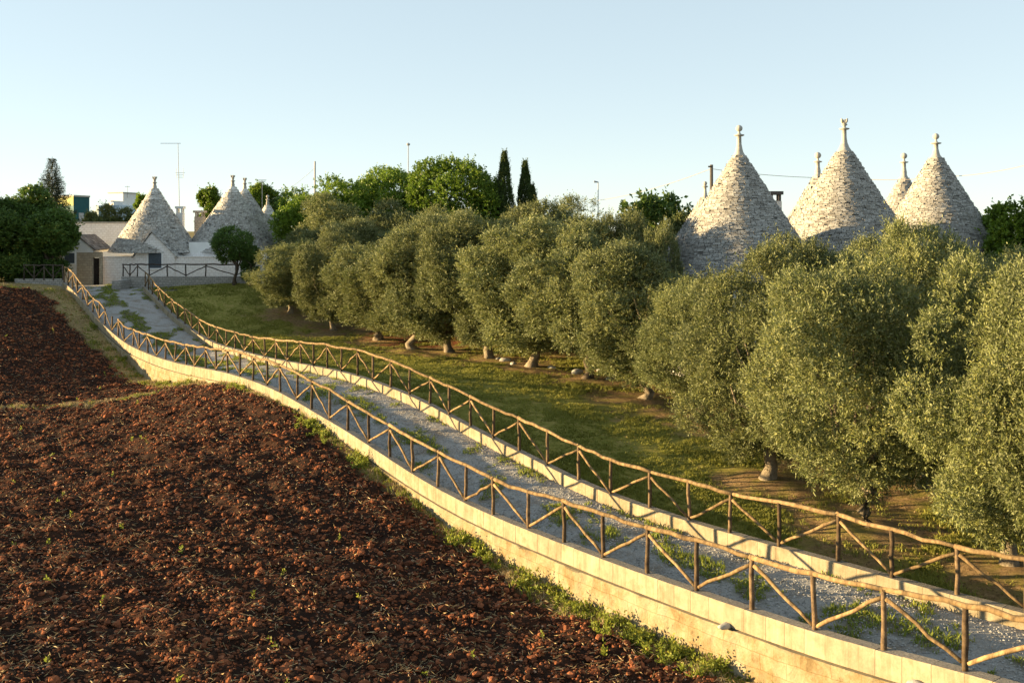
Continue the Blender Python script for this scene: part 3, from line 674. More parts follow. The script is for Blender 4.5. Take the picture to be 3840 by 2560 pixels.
def trullo(label, px, Y, tipz, tr, slope, rbase, nz, dz_, bz, br, gz, kind='ball', wall=True, tip=0.0, flare=.12, ch=.10, group=None, wm='whitestone', sq=True, disc=.24, nr=.13):
    root = tag(empty('trullo_house', (X_at(px, Y), Y, gz)), label, 'trullo', group)
    zb = tipz - (rbase - tr)/slope - gz; zt = tipz - gz
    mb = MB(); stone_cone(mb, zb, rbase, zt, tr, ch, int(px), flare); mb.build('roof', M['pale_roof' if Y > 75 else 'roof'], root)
    if tip:
        V, Q = lathe([(tr+slope*tip*.93+.02, zt-tip), (tr+.025, zt+.01)], 32); b = MB(); b.add(V, Q); b.build('limewashed_cap', M['cream'], root, True)
    pinnacle(root, zt, tr, nz-gz, nr, dz_-gz, disc, bz-gz, br, kind)
    if wall:
        b = MB(); w_ = rbase - .25
        if sq: b.add(*box(-w_, w_, -w_, w_, -.5, zb+.0))
        else:
            V, Q = lathe([(w_, -.5), (w_, zb+.03), (.1, zb+.05)], 40); b.add(V, Q)
        b.build('wall', M[wm], root)
    return root
gR = 1.2
def big(label, px, Y, yc, rc, slope, rbpx, yn, yd, yb, rb, kind='ball', disc=27, nr=14, **k):
    """cone top at row yc (radius rc px), neck, disc and ball rows; pixel sizes of the 3840 wide photo at distance Y"""
    q = Y/F; Zq = lambda p: Z_at(p, Y)
    return trullo(label, px, Y, Zq(yc), rc*q, slope, rbpx*q, Zq(yn), Zq(yd), Zq(yb), rb*q, gR, kind, disc=disc*.698*q, nr=nr*.698*q*.8, sq=False, **k)
big('large stone trullo with a ball pinnacle, leftmost big cone of the right hand group', 2772, 45, 583, 24, .645, 335, 520, 508, 482, 12.5, flare=.08, ch=.06)
big('tallest stone trullo with a carved star shaped pinnacle, middle of the right hand group', 3166, 49, 567, 29, .635, 345, 495, 484, 464, 13, 'star', flare=.10, ch=.064)
big('rightmost large stone trullo with a ball pinnacle above the olives', 3510, 53, 592, 24, .613, 350, 545, 538, 512, 11.5, flare=.08, ch=.068)
big('stone cone half hidden behind the tallest one, ball pinnacle at its left', 3067, 58, 660, 16, .62, 230, 612, 607, 583, 12, flare=.12, ch=.12, disc=22, nr=12)
big('stone cone half hidden behind the rightmost large one, ball pinnacle at its left', 3390, 62, 668, 17, .60, 230, 614, 609, 585, 11.5, flare=.12, ch=.12, disc=22, nr=12)
big('hidden stone cone with only a small ball pinnacle showing beside the dark pole', 2644, 57, 740, 14, .66, 170, 705, 700, 688, 8, flare=.05, ch=.12, disc=16, nr=9)

g = 2.6
A = trullo('white walled cottage trullo with a pointed window gable, largest cone of the left group', 580, 82, 10.35, .26, .64, 3.6, 10.75, 10.85, 11.1, .15, g, kind='star', tip=.9, flare=.05, ch=.11, wall=False, disc=.2, nr=.12)
B = trullo('cottage trullo cone behind the small dark tree, right of the gabled cottage', 873, 84.5, 10.6, .24, .70, 4.1, 11.0, 11.1, 11.35, .15, g, kind='star', tip=.5, flare=.06, ch=.11, disc=.2, nr=.12)
trullo('cottage trullo cone overlapping the right flank of the one behind the small tree', 918, 88, 10.55, .22, .68, 3.9, 10.9, 11.05, 11.3, .14, g, kind='star', tip=.4, flare=.06, ch=.11, disc=.2, nr=.12)
trullo('smallest cottage trullo cone with a whitened tip, far right of the left group', 1004, 91, 9.2, .2, .62, 2.9, 9.6, 9.7, 10.0, .14, g, tip=1.0, flare=.1, ch=.14, disc=.19, nr=.11)

# cottage walls belonging to the first cottage: long front with a window gable
ax, ay, az = A.location
def wx(px, Y=79.0): return X_at(px, Y) - ax
mb = MB(); yf = 79.0 - ay
mb.add(*box(wx(374), wx(935), yf, yf+4.5, -.4, 4.80-g)); mb.build('wall', M['whitestone'], A)
mb = MB(); mb.add(*box(wx(371), wx(508), yf-.06, yf+.4, 4.803-g, 4.86-g)); mb.add(*box(wx(657), wx(938), yf-.06, yf+.4, 4.803-g, 4.86-g)); mb.build('coping', M['whitestone'], A)
gx0, gx1, pk = wx(508), wx(657), wx(571)
yg = yf - .12
V = [(gx0, yg, -.4), (gx1, yg, -.4), (gx1, yg, 4.95-g), (pk, yg, 6.72-g), (gx0, yg, 4.95-g)]; Vb = [(x, yg+3.0, z) for x, y, z in V]
mb = MB(); mb.add(np.array(V+Vb), [np.array([[0,1,2,3,4],[9,8,7,6,5]]), np.array([[0,5,6,1],[1,6,7,2],[2,7,8,3],[3,8,9,4],[4,9,5,0]])]); gable = mb.build('window_gable', M['whitestone'], A)
mb = MB()
for (xa, za, xb, zb_) in ((gx0-.22, 4.72-g, pk, 6.80-g), (gx1+.22, 4.72-g, pk, 6.80-g)):
    L_ = math.hypot(xb-xa, zb_-za); nst = int(L_/.16)
    for k in range(nst):
        for m in range(8):
            t0, t1 = k/nst, (k+1)/nst*1.0; y0 = yg-.12+m*.4; y1 = y0+.385; th = .11 + random.uniform(0, .04)
            x0_, z0_, x1_, z1_ = xa+(xb-xa)*t0, za+(zb_-za)*t0, xa+(xb-xa)*t1, za+(zb_-za)*t1
            jj = random.uniform(-.01, .02)
            Vq = np.array([(x0_, y0, z0_+.01), (x1_, y0, z1_+.01), (x1_, y1, z1_+.01), (x0_, y1, z0_+.01), (x0_, y0, z0_+th+jj), (x1_, y0, z1_+th*.6+jj), (x1_, y1, z1_+th*.6+jj), (x0_, y1, z0_+th+jj)])
            mb.add(Vq, BOXF)
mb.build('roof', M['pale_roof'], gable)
wxa, wxb = wx(559), wx(608); za, zb_ = Z_at(1005, 79)-g, Z_at(948, 79)-g
mb = MB(); fr = .11
for bb in ((wxa-fr, wxa, za-fr, zb_+fr), (wxb, wxb+fr, za-fr, zb_+fr)): mb.add(*box(bb[0], bb[1], yg-.05, yg+.05, bb[2], bb[3]))
mb.add(*box(wxa, wxb, yg-.05, yg+.05, zb_, zb_+fr)); mb.add(*box(wxa, wxb, yg-.09, yg+.05, za-fr, za))
wf = mb.build('window', M['whitepaint'], A)
mb = MB(); mb.add(*box(wxa, wxb, yg-.02, yg+.03, za, zb_))
nsl = 14
for k in range(nsl):
    z = za + (zb_-za)*(k+.15)/nsl
    for (p_, q_) in ((wxa+.04, (wxa+wxb)/2-.02), ((wxa+wxb)/2+.02, wxb-.04)): mb.add(*box(p_, q_, yg-.035, yg-.021, z, z+.055))
mb.build('shutter', M['shutter'], wf)
# plastered block between the two cones
mb = MB(); bx, by, bz_ = B.location
mb.add(*box(X_at(708, 80.7)-bx, X_at(802, 80.7)-bx, 80.7-by, 83.4-by, 2.0, 5.95-g)); mb.build('plastered_block', M['plaster'], B)
# chimneys near the cones
def chimney(label, px, Y, w, z0, z1, mat, capm=None):
    root = tag(empty('chimney', (X_at(px, Y), Y, z0)), label, 'chimney'); h = z1-z0
    mb = MB(); mb.add(*box(-w/2, w/2, -w/2, w/2, 0, h*.8)); mb.build('stack', mat, root)
    mb = MB()
    for sx in (-1, 1):
        for sy in (-1, 1): mb.add(*box(sx*w*.36-.06, sx*w*.36+.06, sy*w*.36-.06, sy*w*.36+.06, h*.8, h*.93))
    mb.add(*box(-w*.62, w*.62, -w*.62, w*.62, h*.93, h)); mb.build('cap', capm or mat, root)
chimney('small stone chimney between the two left cottage cones', 750, 86, .75, 6.0, Z_at(790, 86), M['greystone'])
chimney('little plastered chimney on the right shoulder of the gabled cottage cone', 676, 83.5, .55, 6.2, Z_at(774, 83.5), M['plaster'])
chimney('dark capped chimney rising behind the first large stone cone', 2905, 55, .62, 6.4, Z_at(718, 55), M['cream'], M['darkmetal'])

# little gabled house at the end of the drive
H = tag(empty('small_house', (X_at(290, 78), 78, g)), 'small gabled stone house with a dark doorway at the end of the drive', 'house')
hx = H.location.x
def hw_(px): return X_at(px, 78) - hx
ez, pz = Z_at(935, 78)-g, Z_at(886, 78)-g
mb = MB()
xl, xr, xd0, xd1 = hw_(150), hw_(372), hw_(347), hw_(372)
mb.add(*box(xl, xd0, 0, .45, -.4, Z_at(966, 78)-g)); mb.add(*box(xl, xr+.1, 0.003, .45, Z_at(966, 78)-g+.002, ez-.2))
mb.add(*box(xr, xr+.12, 0, .45, -.4, Z_at(966, 78)-g)); mb.build('wall', M['beigestone'], H)
mb = MB(); V = [(hw_(232), -.03, ez-.25), (hw_(350), -.03, ez-.25), (hw_(350), -.03, ez), (hw_(290), -.03, pz), (hw_(232), -.03, ez)]; Vb = [(x-.8, 5.2, z) for x, y, z in V]
mb.add(np.array(V+Vb), [np.array([[0,1,2,3,4],[9,8,7,6,5]]), np.array([[0,5,6,1],[1,6,7,2],[2,7,8,3],[3,8,9,4],[4,9,5,0]])]); mb.build('gable', M['plaster'], H)
mb = MB(); mb.add(*box(hw_(234), hw_(287), -.035, -.004, 0.0, ez-.26)); mb.build('plastered_panel', M['plaster'], H)
mb = MB()
for (xe, s_) in ((hw_(350)+.15, 1), (hw_(232)-.15, -1)):
    for k in range(9):
        t0, t1 = k/9, (k+1)/9
        p0 = np.array([xe, ez-.1]); p1 = np.array([hw_(290), pz+.06]); a0 = p0+(p1-p0)*t0; a1 = p0+(p1-p0)*t1
        for m in range(11):
            y0 = -.12+m*.49; y1 = y0+.475; j = random.uniform(0, .025); sh = -.8*y0/5.2; sh1 = -.8*y1/5.2
            mb.add(np.array([(a0[0]+sh, y0, a0[1]), (a1[0]+sh, y0, a1[1]), (a1[0]+sh1, y1, a1[1]), (a0[0]+sh1, y1, a0[1]),
                             (a0[0]+sh, y0, a0[1]+.10+j), (a1[0]+sh, y0, a1[1]+.07+j), (a1[0]+sh1, y1, a1[1]+.07+j), (a0[0]+sh1, y1, a0[1]+.10+j)]), BOXF)
M['oldroof'] = simple('dark_stone_slabs', (.12, .10, .085), (.26, .22, .19), 3, .95, .5, .02, True)
mb.build('roof', M['oldroof'], H)
mb = MB(); mb.add(*box(xd0, xd1, .25, .3, 0, Z_at(968, 78)-g)); mb.build('doorway_shade', M['darkhole'], H)  # dark sheet painted as the shade within the opening
a_, b_ = hw_(243), hw_(281); c_, d_ = Z_at(987, 78)-g, Z_at(949, 78)-g
mb = MB()
for bb in ((a_-.09, a_, c_-.09, d_+.09), (b_, b_+.09, c_-.09, d_+.09)): mb.add(*box(bb[0], bb[1], -.08, -.036, bb[2], bb[3]))
mb.add(*box(a_, b_, -.08, -.036, d_, d_+.09)); mb.add(*box(a_, b_, -.10, -.036, c_-.09, c_)); wf = mb.build('window', M['whitepaint'], H)
mb = MB(); mb.add(*box(a_, b_, -.06, -.037, c_, d_)); mb.build('pane', M['shutter'], wf)

def block(root, x0, x1, y0, y1, z0, z1, mat, name='wall', rot=0.0):
    V, Fq = box(x0, x1, y0, y1, z0, z1)
    if rot:
        c, s = math.cos(rot), math.sin(rot); cx, cy = (x0+x1)/2, y0
        q = V.copy(); V[:, 0] = cx+(q[:, 0]-cx)*c-(q[:, 1]-cy)*s; V[:, 1] = cy+(q[:, 0]-cx)*s+(q[:, 1]-cy)*c
    mb = MB(); mb.add(V, Fq); return mb.build(name, mat, root)
fb = tag(empty('flat_roofed_house', (X_at(380, 90), 90, g)), 'long flat roofed pale house behind the gabled cottage', 'house')
block(fb, -4.6, 2.9, 0, 6, -.4, 3.2, M['plaster']); block(fb, -4.6, 2.9, -.04, 6, 3.203, Z_at(838, 90)-g, M['whitestone'], 'parapet'); block(fb, -4.7, 3.0, -.1, 6, Z_at(838, 90)-g+.003, Z_at(832, 90)-g, M['pale'], 'cornice')
# teal house, corner towards the viewer
gb = tag(empty('teal_house', (X_at(276, 118), 118, g)), 'dark teal flat roofed house with a sunlit yellow top band painted on behind the leafy tree', 'house')
def prism(pts, z0, z1, mat, name, root):
    n = len(pts); V = [(x, y, z0) for x, y in pts] + [(x, y, z1) for x, y in pts]
    mb = MB(); q = [[i, (i+1) % n, n+(i+1) % n, n+i] for i in range(n)]
    mb.add(np.array(V), [np.array(q), np.array([list(range(n))[::-1], [n+i for i in range(n)]])]); return mb.build(name, mat, root)
pts = np.array([(0, 0), (.60, 3.0), (-3.2, 8.6), (-4.6, 4.0)])
zt = Z_at(731, 118) - g
ww = prism(pts, -1, zt-.95, M['teal'], 'wall', gb); prism(pts*1.0 + [0, 0], zt-.947, zt-.2, M['teal'], 'parapet', gb)
c0 = pts.mean(0); prism((pts-c0)*1.05+c0, zt-.197, zt, M['pale'], 'roof_edge', gb)
# band coloured as yellow sunlight on the top of the sunny face
e0, e1 = pts[3], pts[0]; nn = np.array([e1[1]-e0[1], -(e1[0]-e0[0])]); nn = nn/np.linalg.norm(nn)*.03
prism(np.array([e0+nn, e1+nn, e1, e0]), zt-1.25, zt-.2, M['yellowgreen'], 'sunlit_band', gb)
e0, e1 = pts[0], pts[1]; nn = np.array([e1[1]-e0[1], -(e1[0]-e0[0])]); nn = nn/np.linalg.norm(nn)*.04
p0 = e0+(e1-e0)*.32; p1 = e0+(e1-e0)*.62; prism(np.array([p0+nn, p1+nn, p1, p0]), zt-4.0, zt-2.1, M['metal'], 'window', gb)
hb = tag(empty('white_house', (X_at(459, 125), 125, g)), 'far white house with a square rooftop room and blue white lower storey', 'house')
prism(np.array([(-4.6, 2), (0, -1), (1.0, 2.6), (-1, 9), (-5, 9)]), -1, Z_at(770, 125)-g, M['blueroof'], 'wall', hb)
prism(np.array([(-2.4, 1.6), (0, 0.2), (.80, 3.0), (-1.9, 5.0)]), Z_at(770, 125)-g+.004, Z_at(724, 125)-g, M['plaster'], 'rooftop_room', hb)
pr = np.array([(-2.4, 1.6), (0, 0.2), (.80, 3.0), (-1.9, 5.0)]); cc = pr.mean(0)
prism((pr-cc)*1.06+cc, Z_at(724, 125)-g+.003, Z_at(720, 125)-g, M['pale'], 'roof_edge', hb)

# masts, lamps, wires
def mast(name, label, cat, px, Y, zb, zt, r, extras=(), mat='metal', lean=(0, 0)):
    root = tag(empty(name, (X_at(px, Y), Y, zb)), label, cat); h = zt-zb
    V, Fs = tube([[0, 0, 0], [lean[0]*.5, 0, h*.5], [lean[0], lean[1], h]], [r, r*.9, r*.75], 8); mb = MB(); mb.add(V, Fs); mb.build('pole', M[mat], root)
    for (nm, P, rad) in extras:
        V, Fs = tube(P, rad, 6); mb = MB(); mb.add(V, Fs); mb.build(nm, M[mat], root)
    return root
h = Z_at(538, 88) - 5.5
mast('antenna_mast', 'tall leaning television mast with a long horizontal boom beside the gabled cottage cone', 'antenna', 676, 88, 5.5, Z_at(538, 88), .035,
     [('boom', [[-1.75, 0, h], [.05, 0, h]], .025)] +
     [('element', [[-.42+.1*k, 0, h-2.6-.2*k], [.42-.1*k, 0, h-2.6-.2*k]], .018) for k in range(3)] +
     [('element', [[-.3, -.1, h-2.2], [-.3, -.1, h-3.1]], .015), ('element', [[.3, -.1, h-2.2], [.3, -.1, h-3.1]], .015)], lean=(-.2, 0))
h = Z_at(676, 95) - 6
mast('antenna_mast', 'small television antenna on the right above the smallest cottage cone', 'antenna', 983, 95, 6, Z_at(676, 95), .03, [('element', [[-.35, 0, h], [.4, 0, h]], .04), ('element', [[-.25, 0, h-.15], [.3, 0, h-.15]], .03)])
mast('antenna_mast', 'tiny whip antenna on the roof of the far white house', 'antenna', 478, 126, 11, Z_at(697, 126), .03, [('element', [[-.3, 0, Z_at(700, 126)-11], [.3, 0, Z_at(700, 126)-11]], .03)])
def lamp(label, px, Y, pt, Yh=None):
    zt = Z_at(pt, Y); root = mast('street_lamp', label, 'street lamp', px, Y, 2.6, zt, .055); b = MB()
    V, Q = lathe([(.02, zt-2.6-.05), (.16, zt-2.6), (.2, zt-2.6+.12), (.05, zt-2.6+.24), (.01, zt-2.6+.25)], 12); b.add(V, Q); b.build('lantern', M['metal'], root)
lamp('slender street lamp rising above the rounded green trees', 1531, 100, 545)
r_ = mast('street_lamp', 'small street lamp right of centre above the grey leaved trees', 'street lamp', 2243, 85, 2.6, Z_at(682, 85), .05)
V, Fs = tube([[0, 0, Z_at(682, 85)-2.6-.03], [-.35, 0, Z_at(682, 85)-2.6+.02]], [.05, .09], 8); b = MB(); b.add(V, Fs); b.build('lantern', M['metal'], r_)
mast('utility_pole', 'plain concrete utility pole above the leftmost rounded green tree', 'pole', 1181, 95, 2.6, Z_at(605, 95), .11)
zp = Z_at(618, 60)
up = mast('utility_pole', 'dark utility pole left of the first large stone cone carrying the wires', 'pole', 2668, 60, 2.6, zp, .13, [('crossarm', [[-.05, -.1, zp-2.6-.12], [-.22, -.1, zp-2.6-.12]], .05)], 'darkmetal')
def wire(label, pts, r=.012, sag=.4):
    P = []
    for a, b in zip(pts[:-1], pts[1:]):
        for t in np.linspace(0, 1, 14)[:-1]: q = a*(1-t)+b*t; q = q - Vector((0, 0, sag*4*t*(1-t))); P.append(q)
    P.append(pts[-1]); V, Fs = tube(np.array([tuple(p) for p in P]), r, 5); mb = MB(); mb.add(V, Fs)
    tag(mb.build('overhead_wire', M['wire']), label, 'wire')
M['wire'] = simple('pale_wire', (.30, .26, .22), (.36, .32, .28), 5, .7, .1, .002)
wire('overhead wire dropping to the left from the dark utility pole', [at(2664, 634, 60), at(2240, 752, 78), at(1900, 815, 92)], .016, .25)
wire('overhead wire running right behind the stone cones', [at(2672, 634, 60), at(3180, 668, 62), at(3560, 662, 58), at(3900, 606, 52)], .016, .15)
wire('thin wire on the left reaching the concrete pole over the trees', [at(1020, 748, 98), at(1181, 630, 95)], .012, .2)

# ------------------------------------------------------------------ foliage
def basis(Dv):
    Dv = Dv/np.linalg.norm(Dv, axis=1)[:, None]; a = rng.normal(size=Dv.shape); u = np.cross(Dv, a); u /= np.linalg.norm(u, axis=1)[:, None]; return Dv, u, np.cross(Dv, u)
def leaves(P, A, slen, nleaf, lw, ll, droop=.0, spread=.9, rb=None):
    """P sprig feet, A sprig axes -> diamond leaves"""
    n = len(P); d, u, v = basis(A); t = (np.arange(nleaf)+.5)/nleaf
    ang = np.arange(nleaf)*2.4
    ang = ang[None]+rng.uniform(0, 6.28, n)[:, None] + rng.normal(0, .3, (n, nleaf))
    rad = np.cos(ang)[..., None]*u[:, None]+np.sin(ang)[..., None]*v[:, None]
    ln = slen*rng.uniform(.6, 1.25, n)*np.where(rng.random(n) < .10*(A[:, 2] > .5*np.linalg.norm(A, axis=1)), 2.0, 1.0)
    base = P[:, None]+d[:, None]*(t[None, :, None]*ln[:, None, None])
    ld = d[:, None]*(.55+.5*t[None, :, None])+rad*spread + rng.normal(0, .22, (n, nleaf, 3)); ld[..., 2] -= droop
    ld /= np.linalg.norm(ld, axis=2)[..., None]
    L = ll*rng.uniform(.65, 1.25, (n, nleaf))[..., None]; W = lw*rng.uniform(.7, 1.25, (n, nleaf))[..., None]
    side = np.cross(ld, rng.normal(size=ld.shape)); side /= np.linalg.norm(side, axis=2)[..., None]
    tip = base+ld*L; mid = base+ld*L*.45
    V = np.stack([base, mid+side*W*.5, tip, mid-side*W*.5], 2).reshape(-1, 3)
    q = np.arange(n*nleaf*4).reshape(-1, 4)
    r = rng.beta(2.2, 2.2, n*nleaf)
    if rb is not None: r = np.clip(r*.65+.35*np.repeat(rb, nleaf), 0, 1)
    return V, q, np.repeat(r, 4)
def crown(name, mat, c, rx, ry, rz, nl, lr, nsp, slen, nleaf, lw, ll, up=.5, shell=(.72, 1.08), rin=(.35, .82), flat=0, taper=0, droop=0, spread=.9, boxy=0):
    c = np.array(c, float)
    d = rng.normal(size=(nl, 3)); d /= np.linalg.norm(d, axis=1)[:, None]; k = rng.uniform(rin[0], rin[1], nl)[:, None]
    C = d*k
    if boxy:
        zz_ = rng.uniform(-1, 1, nl); aa_ = rng.uniform(0, 6.283, nl); rho = np.sqrt(rng.uniform(.30, 1.1, nl))*(1-np.abs(zz_)**boxy)**.5*(1+.22*np.cos(aa_*2+rng.uniform(0, 6)))
        rho = rho*rng.uniform(.85, 1.25, nl); C = np.c_[np.cos(aa_)*rho, np.sin(aa_)*rho, zz_*.95+rng.normal(0, .10, nl)]; C[:, :2] += rng.normal(0, .12, (1, 2))*(C[:, 2:]+1)
    lr_ = lr*rng.uniform(.65, 1.3, nl)
    C = C*np.array([rx, ry, rz])
    if taper: C[:, :2] *= (1-taper*(C[:, 2:]/rz+1)/2)
    w_ = lr_**2; li = rng.choice(nl, nsp*2, p=w_/w_.sum())
    dd = rng.normal(size=(nsp*2, 3)); cn = C/np.array([rx, ry, rz]); cn = cn/(np.linalg.norm(cn, axis=1)[:, None]+1e-6)
    dd = dd/np.linalg.norm(dd, axis=1)[:, None]+cn[li]*.55; dd /= np.linalg.norm(dd, axis=1)[:, None]
    ff = rng.uniform(shell[0], shell[1], len(li))[:, None]
    P = C[li]+dd*lr_[li][:, None]*ff
    # drop sprigs deep inside other lobes
    D2 = np.linalg.norm(P[:, None]-C[None], axis=2)/lr_[None]
    ok = D2.min(1) > .55; P, dd, li = P[ok][:nsp], dd[ok][:nsp], li[ok][:nsp]
    A = dd*.8+rng.normal(0, .35, dd.shape); A[:, 2] += up
    rb = rng.random(nl)[li]
    V, q, r = leaves(P, A, slen, nleaf, lw, ll, droop, spread, rb)
    return mesh_np(name, V+c, q, M[mat], {'rnd': r}), C+c, lr_
def trunk_mesh(name, mat, h, r, limbs, seed=0, gnarl=.06, flare=1.6, fork=.5):
    rr = np.random.default_rng(seed); mb = MB(); lx, ly = rr.normal(0, .12, 2)*h
    pts = [[0, 0, -.25], [0, 0, .05], [lx*.25, ly*.25, h*.3], [lx*.6, ly*.6, h*.65], [lx, ly, h]]
    pts = np.array(pts); pts[1:-1] += rr.normal(0, gnarl, (3, 3))*[1, 1, .2]
    V, Fs = tube(pts, [r*flare*1.15, r*flare, r*1.1, r, r*1.05], 12, .14); mb.add(V, Fs)
    for (x, y, z) in limbs:
        p0 = np.array([lx, ly, h-.08]); p3 = np.array([x, y, z]); m1 = p0*.62+p3*.38+np.array([0, 0, (z-h)*.02])+rr.normal(0, .12, 3); m2 = p0*.3+p3*.7+rr.normal(0, .15, 3)
        V, Fs = tube([p0, m1, m2, p3], [r*fork*1.15, r*fork*.8, r*fork*.5, r*fork*.18], 7, .1); mb.add(V, Fs)
    me = mesh_np(name, np.concatenate(mb.V), [np.concatenate(v) for v in mb.F.values()], M[mat], {'rnd': np.concatenate(mb.r)}, True); return me
def tree(name, label, cat, loc, cm, tm, s=(1, 1, 1), rz=0, group=None):
    root = tag(empty(name, loc, rz), label, cat, group); root.scale = s
    link('crown', cm, root); link('trunk', tm, root); return root
# four olive prototypes 6.8 m tall, 2.4 m crown radius
OV = []; ext = []
for k in range(9):
    cm, C, lr_ = crown('olive_crown', 'olive', (0, 0, [3.72, 3.62, 3.8, 3.68, 3.75, 4.15, 3.7, 3.65, 3.75][k]), 1.9, 1.9, [2.35, 2.42, 2.3, 2.38, 2.3, 1.95, 2.35, 2.4, 2.3][k], 60 if k < 6 else 62, .64 if k < 6 else .58, 8500 if k < 6 else 10500, .32, 11 if k < 6 else 12, .042 if k < 6 else .032, .135 if k < 6 else .105, shell=(.72, 1.08) if k < 6 else (.74, 1.10), up=.45, boxy=[3.2, 2.4, 4, 2.8, 3.5, 3, 3, 4, 2.6][k])
    ve = np.empty(len(cm.vertices)*3, np.float32); cm.vertices.foreach_get('co', ve); ve = ve.reshape(-1, 3); ext.append((float(np.percentile(ve[:, 2], 99.6)), float(np.percentile(np.hypot(ve[:, 0], ve[:, 1]), 93))))
    sel = np.argsort(-C[:, 2])[::6][:7]
    OV.append((cm, trunk_mesh('olive_trunk', 'darkbark' if k == 5 else 'bark', [1.4, 1.2, 1.5, 1.3, 1.4, 1.25, 1.4, 1.3, 1.35][k], .17 if k != 5 else .15, [tuple(C[i]*[.8, .8, .85]) for i in sel], k, .10)))
for i, (px, Yd, top, wd, lab) in enumerate(OL):
    x = X_at(px*K, Yd); gz = ground_r(x, Yd); hgt = Z_at(top*K, Yd)-gz; rad = wd*K/F*Yd/2
    q = 5 if i == 7 else (6+i % 3 if Yd < 38 else i % 5); cm, tm = OV[q]
    wf_ = {9: 1.15, 20: 1.0, 10: 1.2, 15: 1.3, 21: 1.15, 8: 1.5, 12: 1.2}.get(i, (1.12 if px < 800 else 1.32) if Yd > 60 else 1.85 if Yd > 40 else 1.36)
    tree('olive_tree', lab, 'olive tree', (x, Yd, gz), cm, tm, (rad*wf_/ext[q][1], rad*wf_/ext[q][1], hgt/ext[q][0]*.985), random.uniform(0, 6.28), 'olive trees of the grove')
BL = ['flat pale boulder left of the pair at the edge of the red soil', 'smaller pale boulder right beside the flat one by the red soil', 'pale boulder just left of the dark forked trunk', 'pale boulder behind the dark forked trunk', 'long pale boulder right of the dark forked trunk', 'low pale stone in front of the long one right of the forked trunk', 'biggest pale boulder under the pale green olive', 'pale boulder touching the biggest one under the pale green olive', 'small pale stone furthest left along the grove floor']
# pale stones along the far edge of the grove floor
for k, (px, py, s) in enumerate([(1895, 1357, .30), (1925, 1368, .22), (2068, 1385, .25), (2165, 1400, .3), (2255, 1395, .28), (2290, 1425, .24), (2545, 1475, .34), (2575, 1500, .26), (1870, 1350, .2)]):
    yy = 50.0
    for it in range(8): yy = (7-ground_r(X_at(px, yy), yy))*F/(py-860)
    x = X_at(px, yy); rock('field_stone', (x, yy, ground_r(x, yy)+s*.2), (s, s*.7, s*.55), BL[k], 'stone', M['pale'], k*1.3)['group'] = 'pale boulders under the olive trees'

# bright green rounded trees and others behind the grove
def broadleaf(name, label, px, Y, top, wpx, mat, nl=40, lr=.24, nsp=3600, ll=.16, lw=.11, slen=.35, nleaf=8, z0=None, up=.3, rzf=.5, rin=(.35, .85), tm='darkbark', trunk_h=.3, group=None, tr=.02, cf=None):
    x = X_at(px*K, Y); gz = z0 if z0 is not None else (2.6 if Y > 72 else ground_r(x, Y)); H_ = Z_at(top*K, Y)-gz; r = wpx*K/F*Y/2
    rz = H_*rzf; cz = H_-rz
    cm, C, l_ = crown(name+'_crown', mat, (0, 0, cz), r*.84, r*.84, rz*.84, nl, lr*r, nsp, slen, nleaf, lw, ll, up, rin=rin)
    ve = np.empty(len(cm.vertices)*3, np.float32); cm.vertices.foreach_get('co', ve); ve = ve.reshape(-1, 3)
    kz = H_/float(np.percentile(ve[:, 2], 99.7)); kr = r/float(np.percentile(np.abs(ve[:, 0]), 98.5))
    tmm = trunk_mesh(name+'_trunk', tm, max(.3, H_*trunk_h), max(.07, H_*tr), [tuple(C[i]*[.8, .8, .92]) for i in range(min(nl, 8))], 3)
    return tree(name, label, cat_of(name), (x, Y, gz), cm, tmm, (kr, kr, kz), group=group)
def cat_of(nm): return nm.replace('_', ' ')
gg = 'rounded green trees behind the olive grove'
broadleaf('broadleaf_tree', 'bright green rounded tree right beside the cottage cones, leftmost of the rounded ones', 748, 84, 410, 205, 'green', 60, .26, 7000, group=gg)
broadleaf('broadleaf_tree', 'bright green domed tree under the slender street lamp', 890, 88, 388, 205, 'green', 55, .26, 6500, group=gg)
broadleaf('broadleaf_tree', 'largest bright green domed tree, left of the pointed cypress', 1045, 82, 368, 215, 'green', 60, .28, 8000, group=gg)
broadleaf('broadleaf_tree', 'small green tree filling the gap below the largest domed tree on its right', 1118, 80, 420, 80, 'green', 25, .3, 2200, group=gg)
broadleaf('broadleaf_tree', 'low green tree between the leftmost and the middle domed trees', 822, 92, 420, 90, 'dark', 25, .3, 2500, group=gg)
broadleaf('shrub_tree', 'wide grey green bush behind the grove in front of the domed trees', 795, 78, 450, 215, 'olive', 50, .24, 8000, .13, .05, .3, 10, rzf=.62)
broadleaf('shrub_tree', 'grey green bush below the right side of the domed trees', 905, 76, 462, 150, 'olive', 40, .24, 5500, .13, .05, .3, 10, rzf=.62)
broadleaf('thin_tree', 'thin leaved grey tree against the sky right of the cypresses', 1318, 60, 448, 130, 'olive', 45, .20, 1500, .12, .045, .35, 9, rzf=.34, rin=(.3, .95), up=.8)
broadleaf('fig_tree', 'fig tree with big dark green leaves against the sky left of the dark utility pole', 1505, 62, 440, 150, 'dark', 26, .11, 620, .28, .18, .45, 6, rzf=.15, rin=(.5, 1.15), up=.5)
broadleaf('shrub_tree', 'yellow green shrub between the fig tree and the first large stone cone', 1565, 58, 492, 80, 'shrub', 22, .3, 2200, .12, .07, .3, 9, rzf=.5)
broadleaf('broadleaf_tree', 'bright green tree cut by the right edge of the picture beyond the last cone', 2385, 49, 438, 230, 'green', 55, .22, 7000, .15, .10, .35, 9, rzf=.6)
broadleaf('shrub_tree', 'green shrub just right of the foot of the rightmost large cone', 2285, 52, 500, 110, 'green', 30, .28, 3000, .13, .08, .3, 9, rzf=.6)
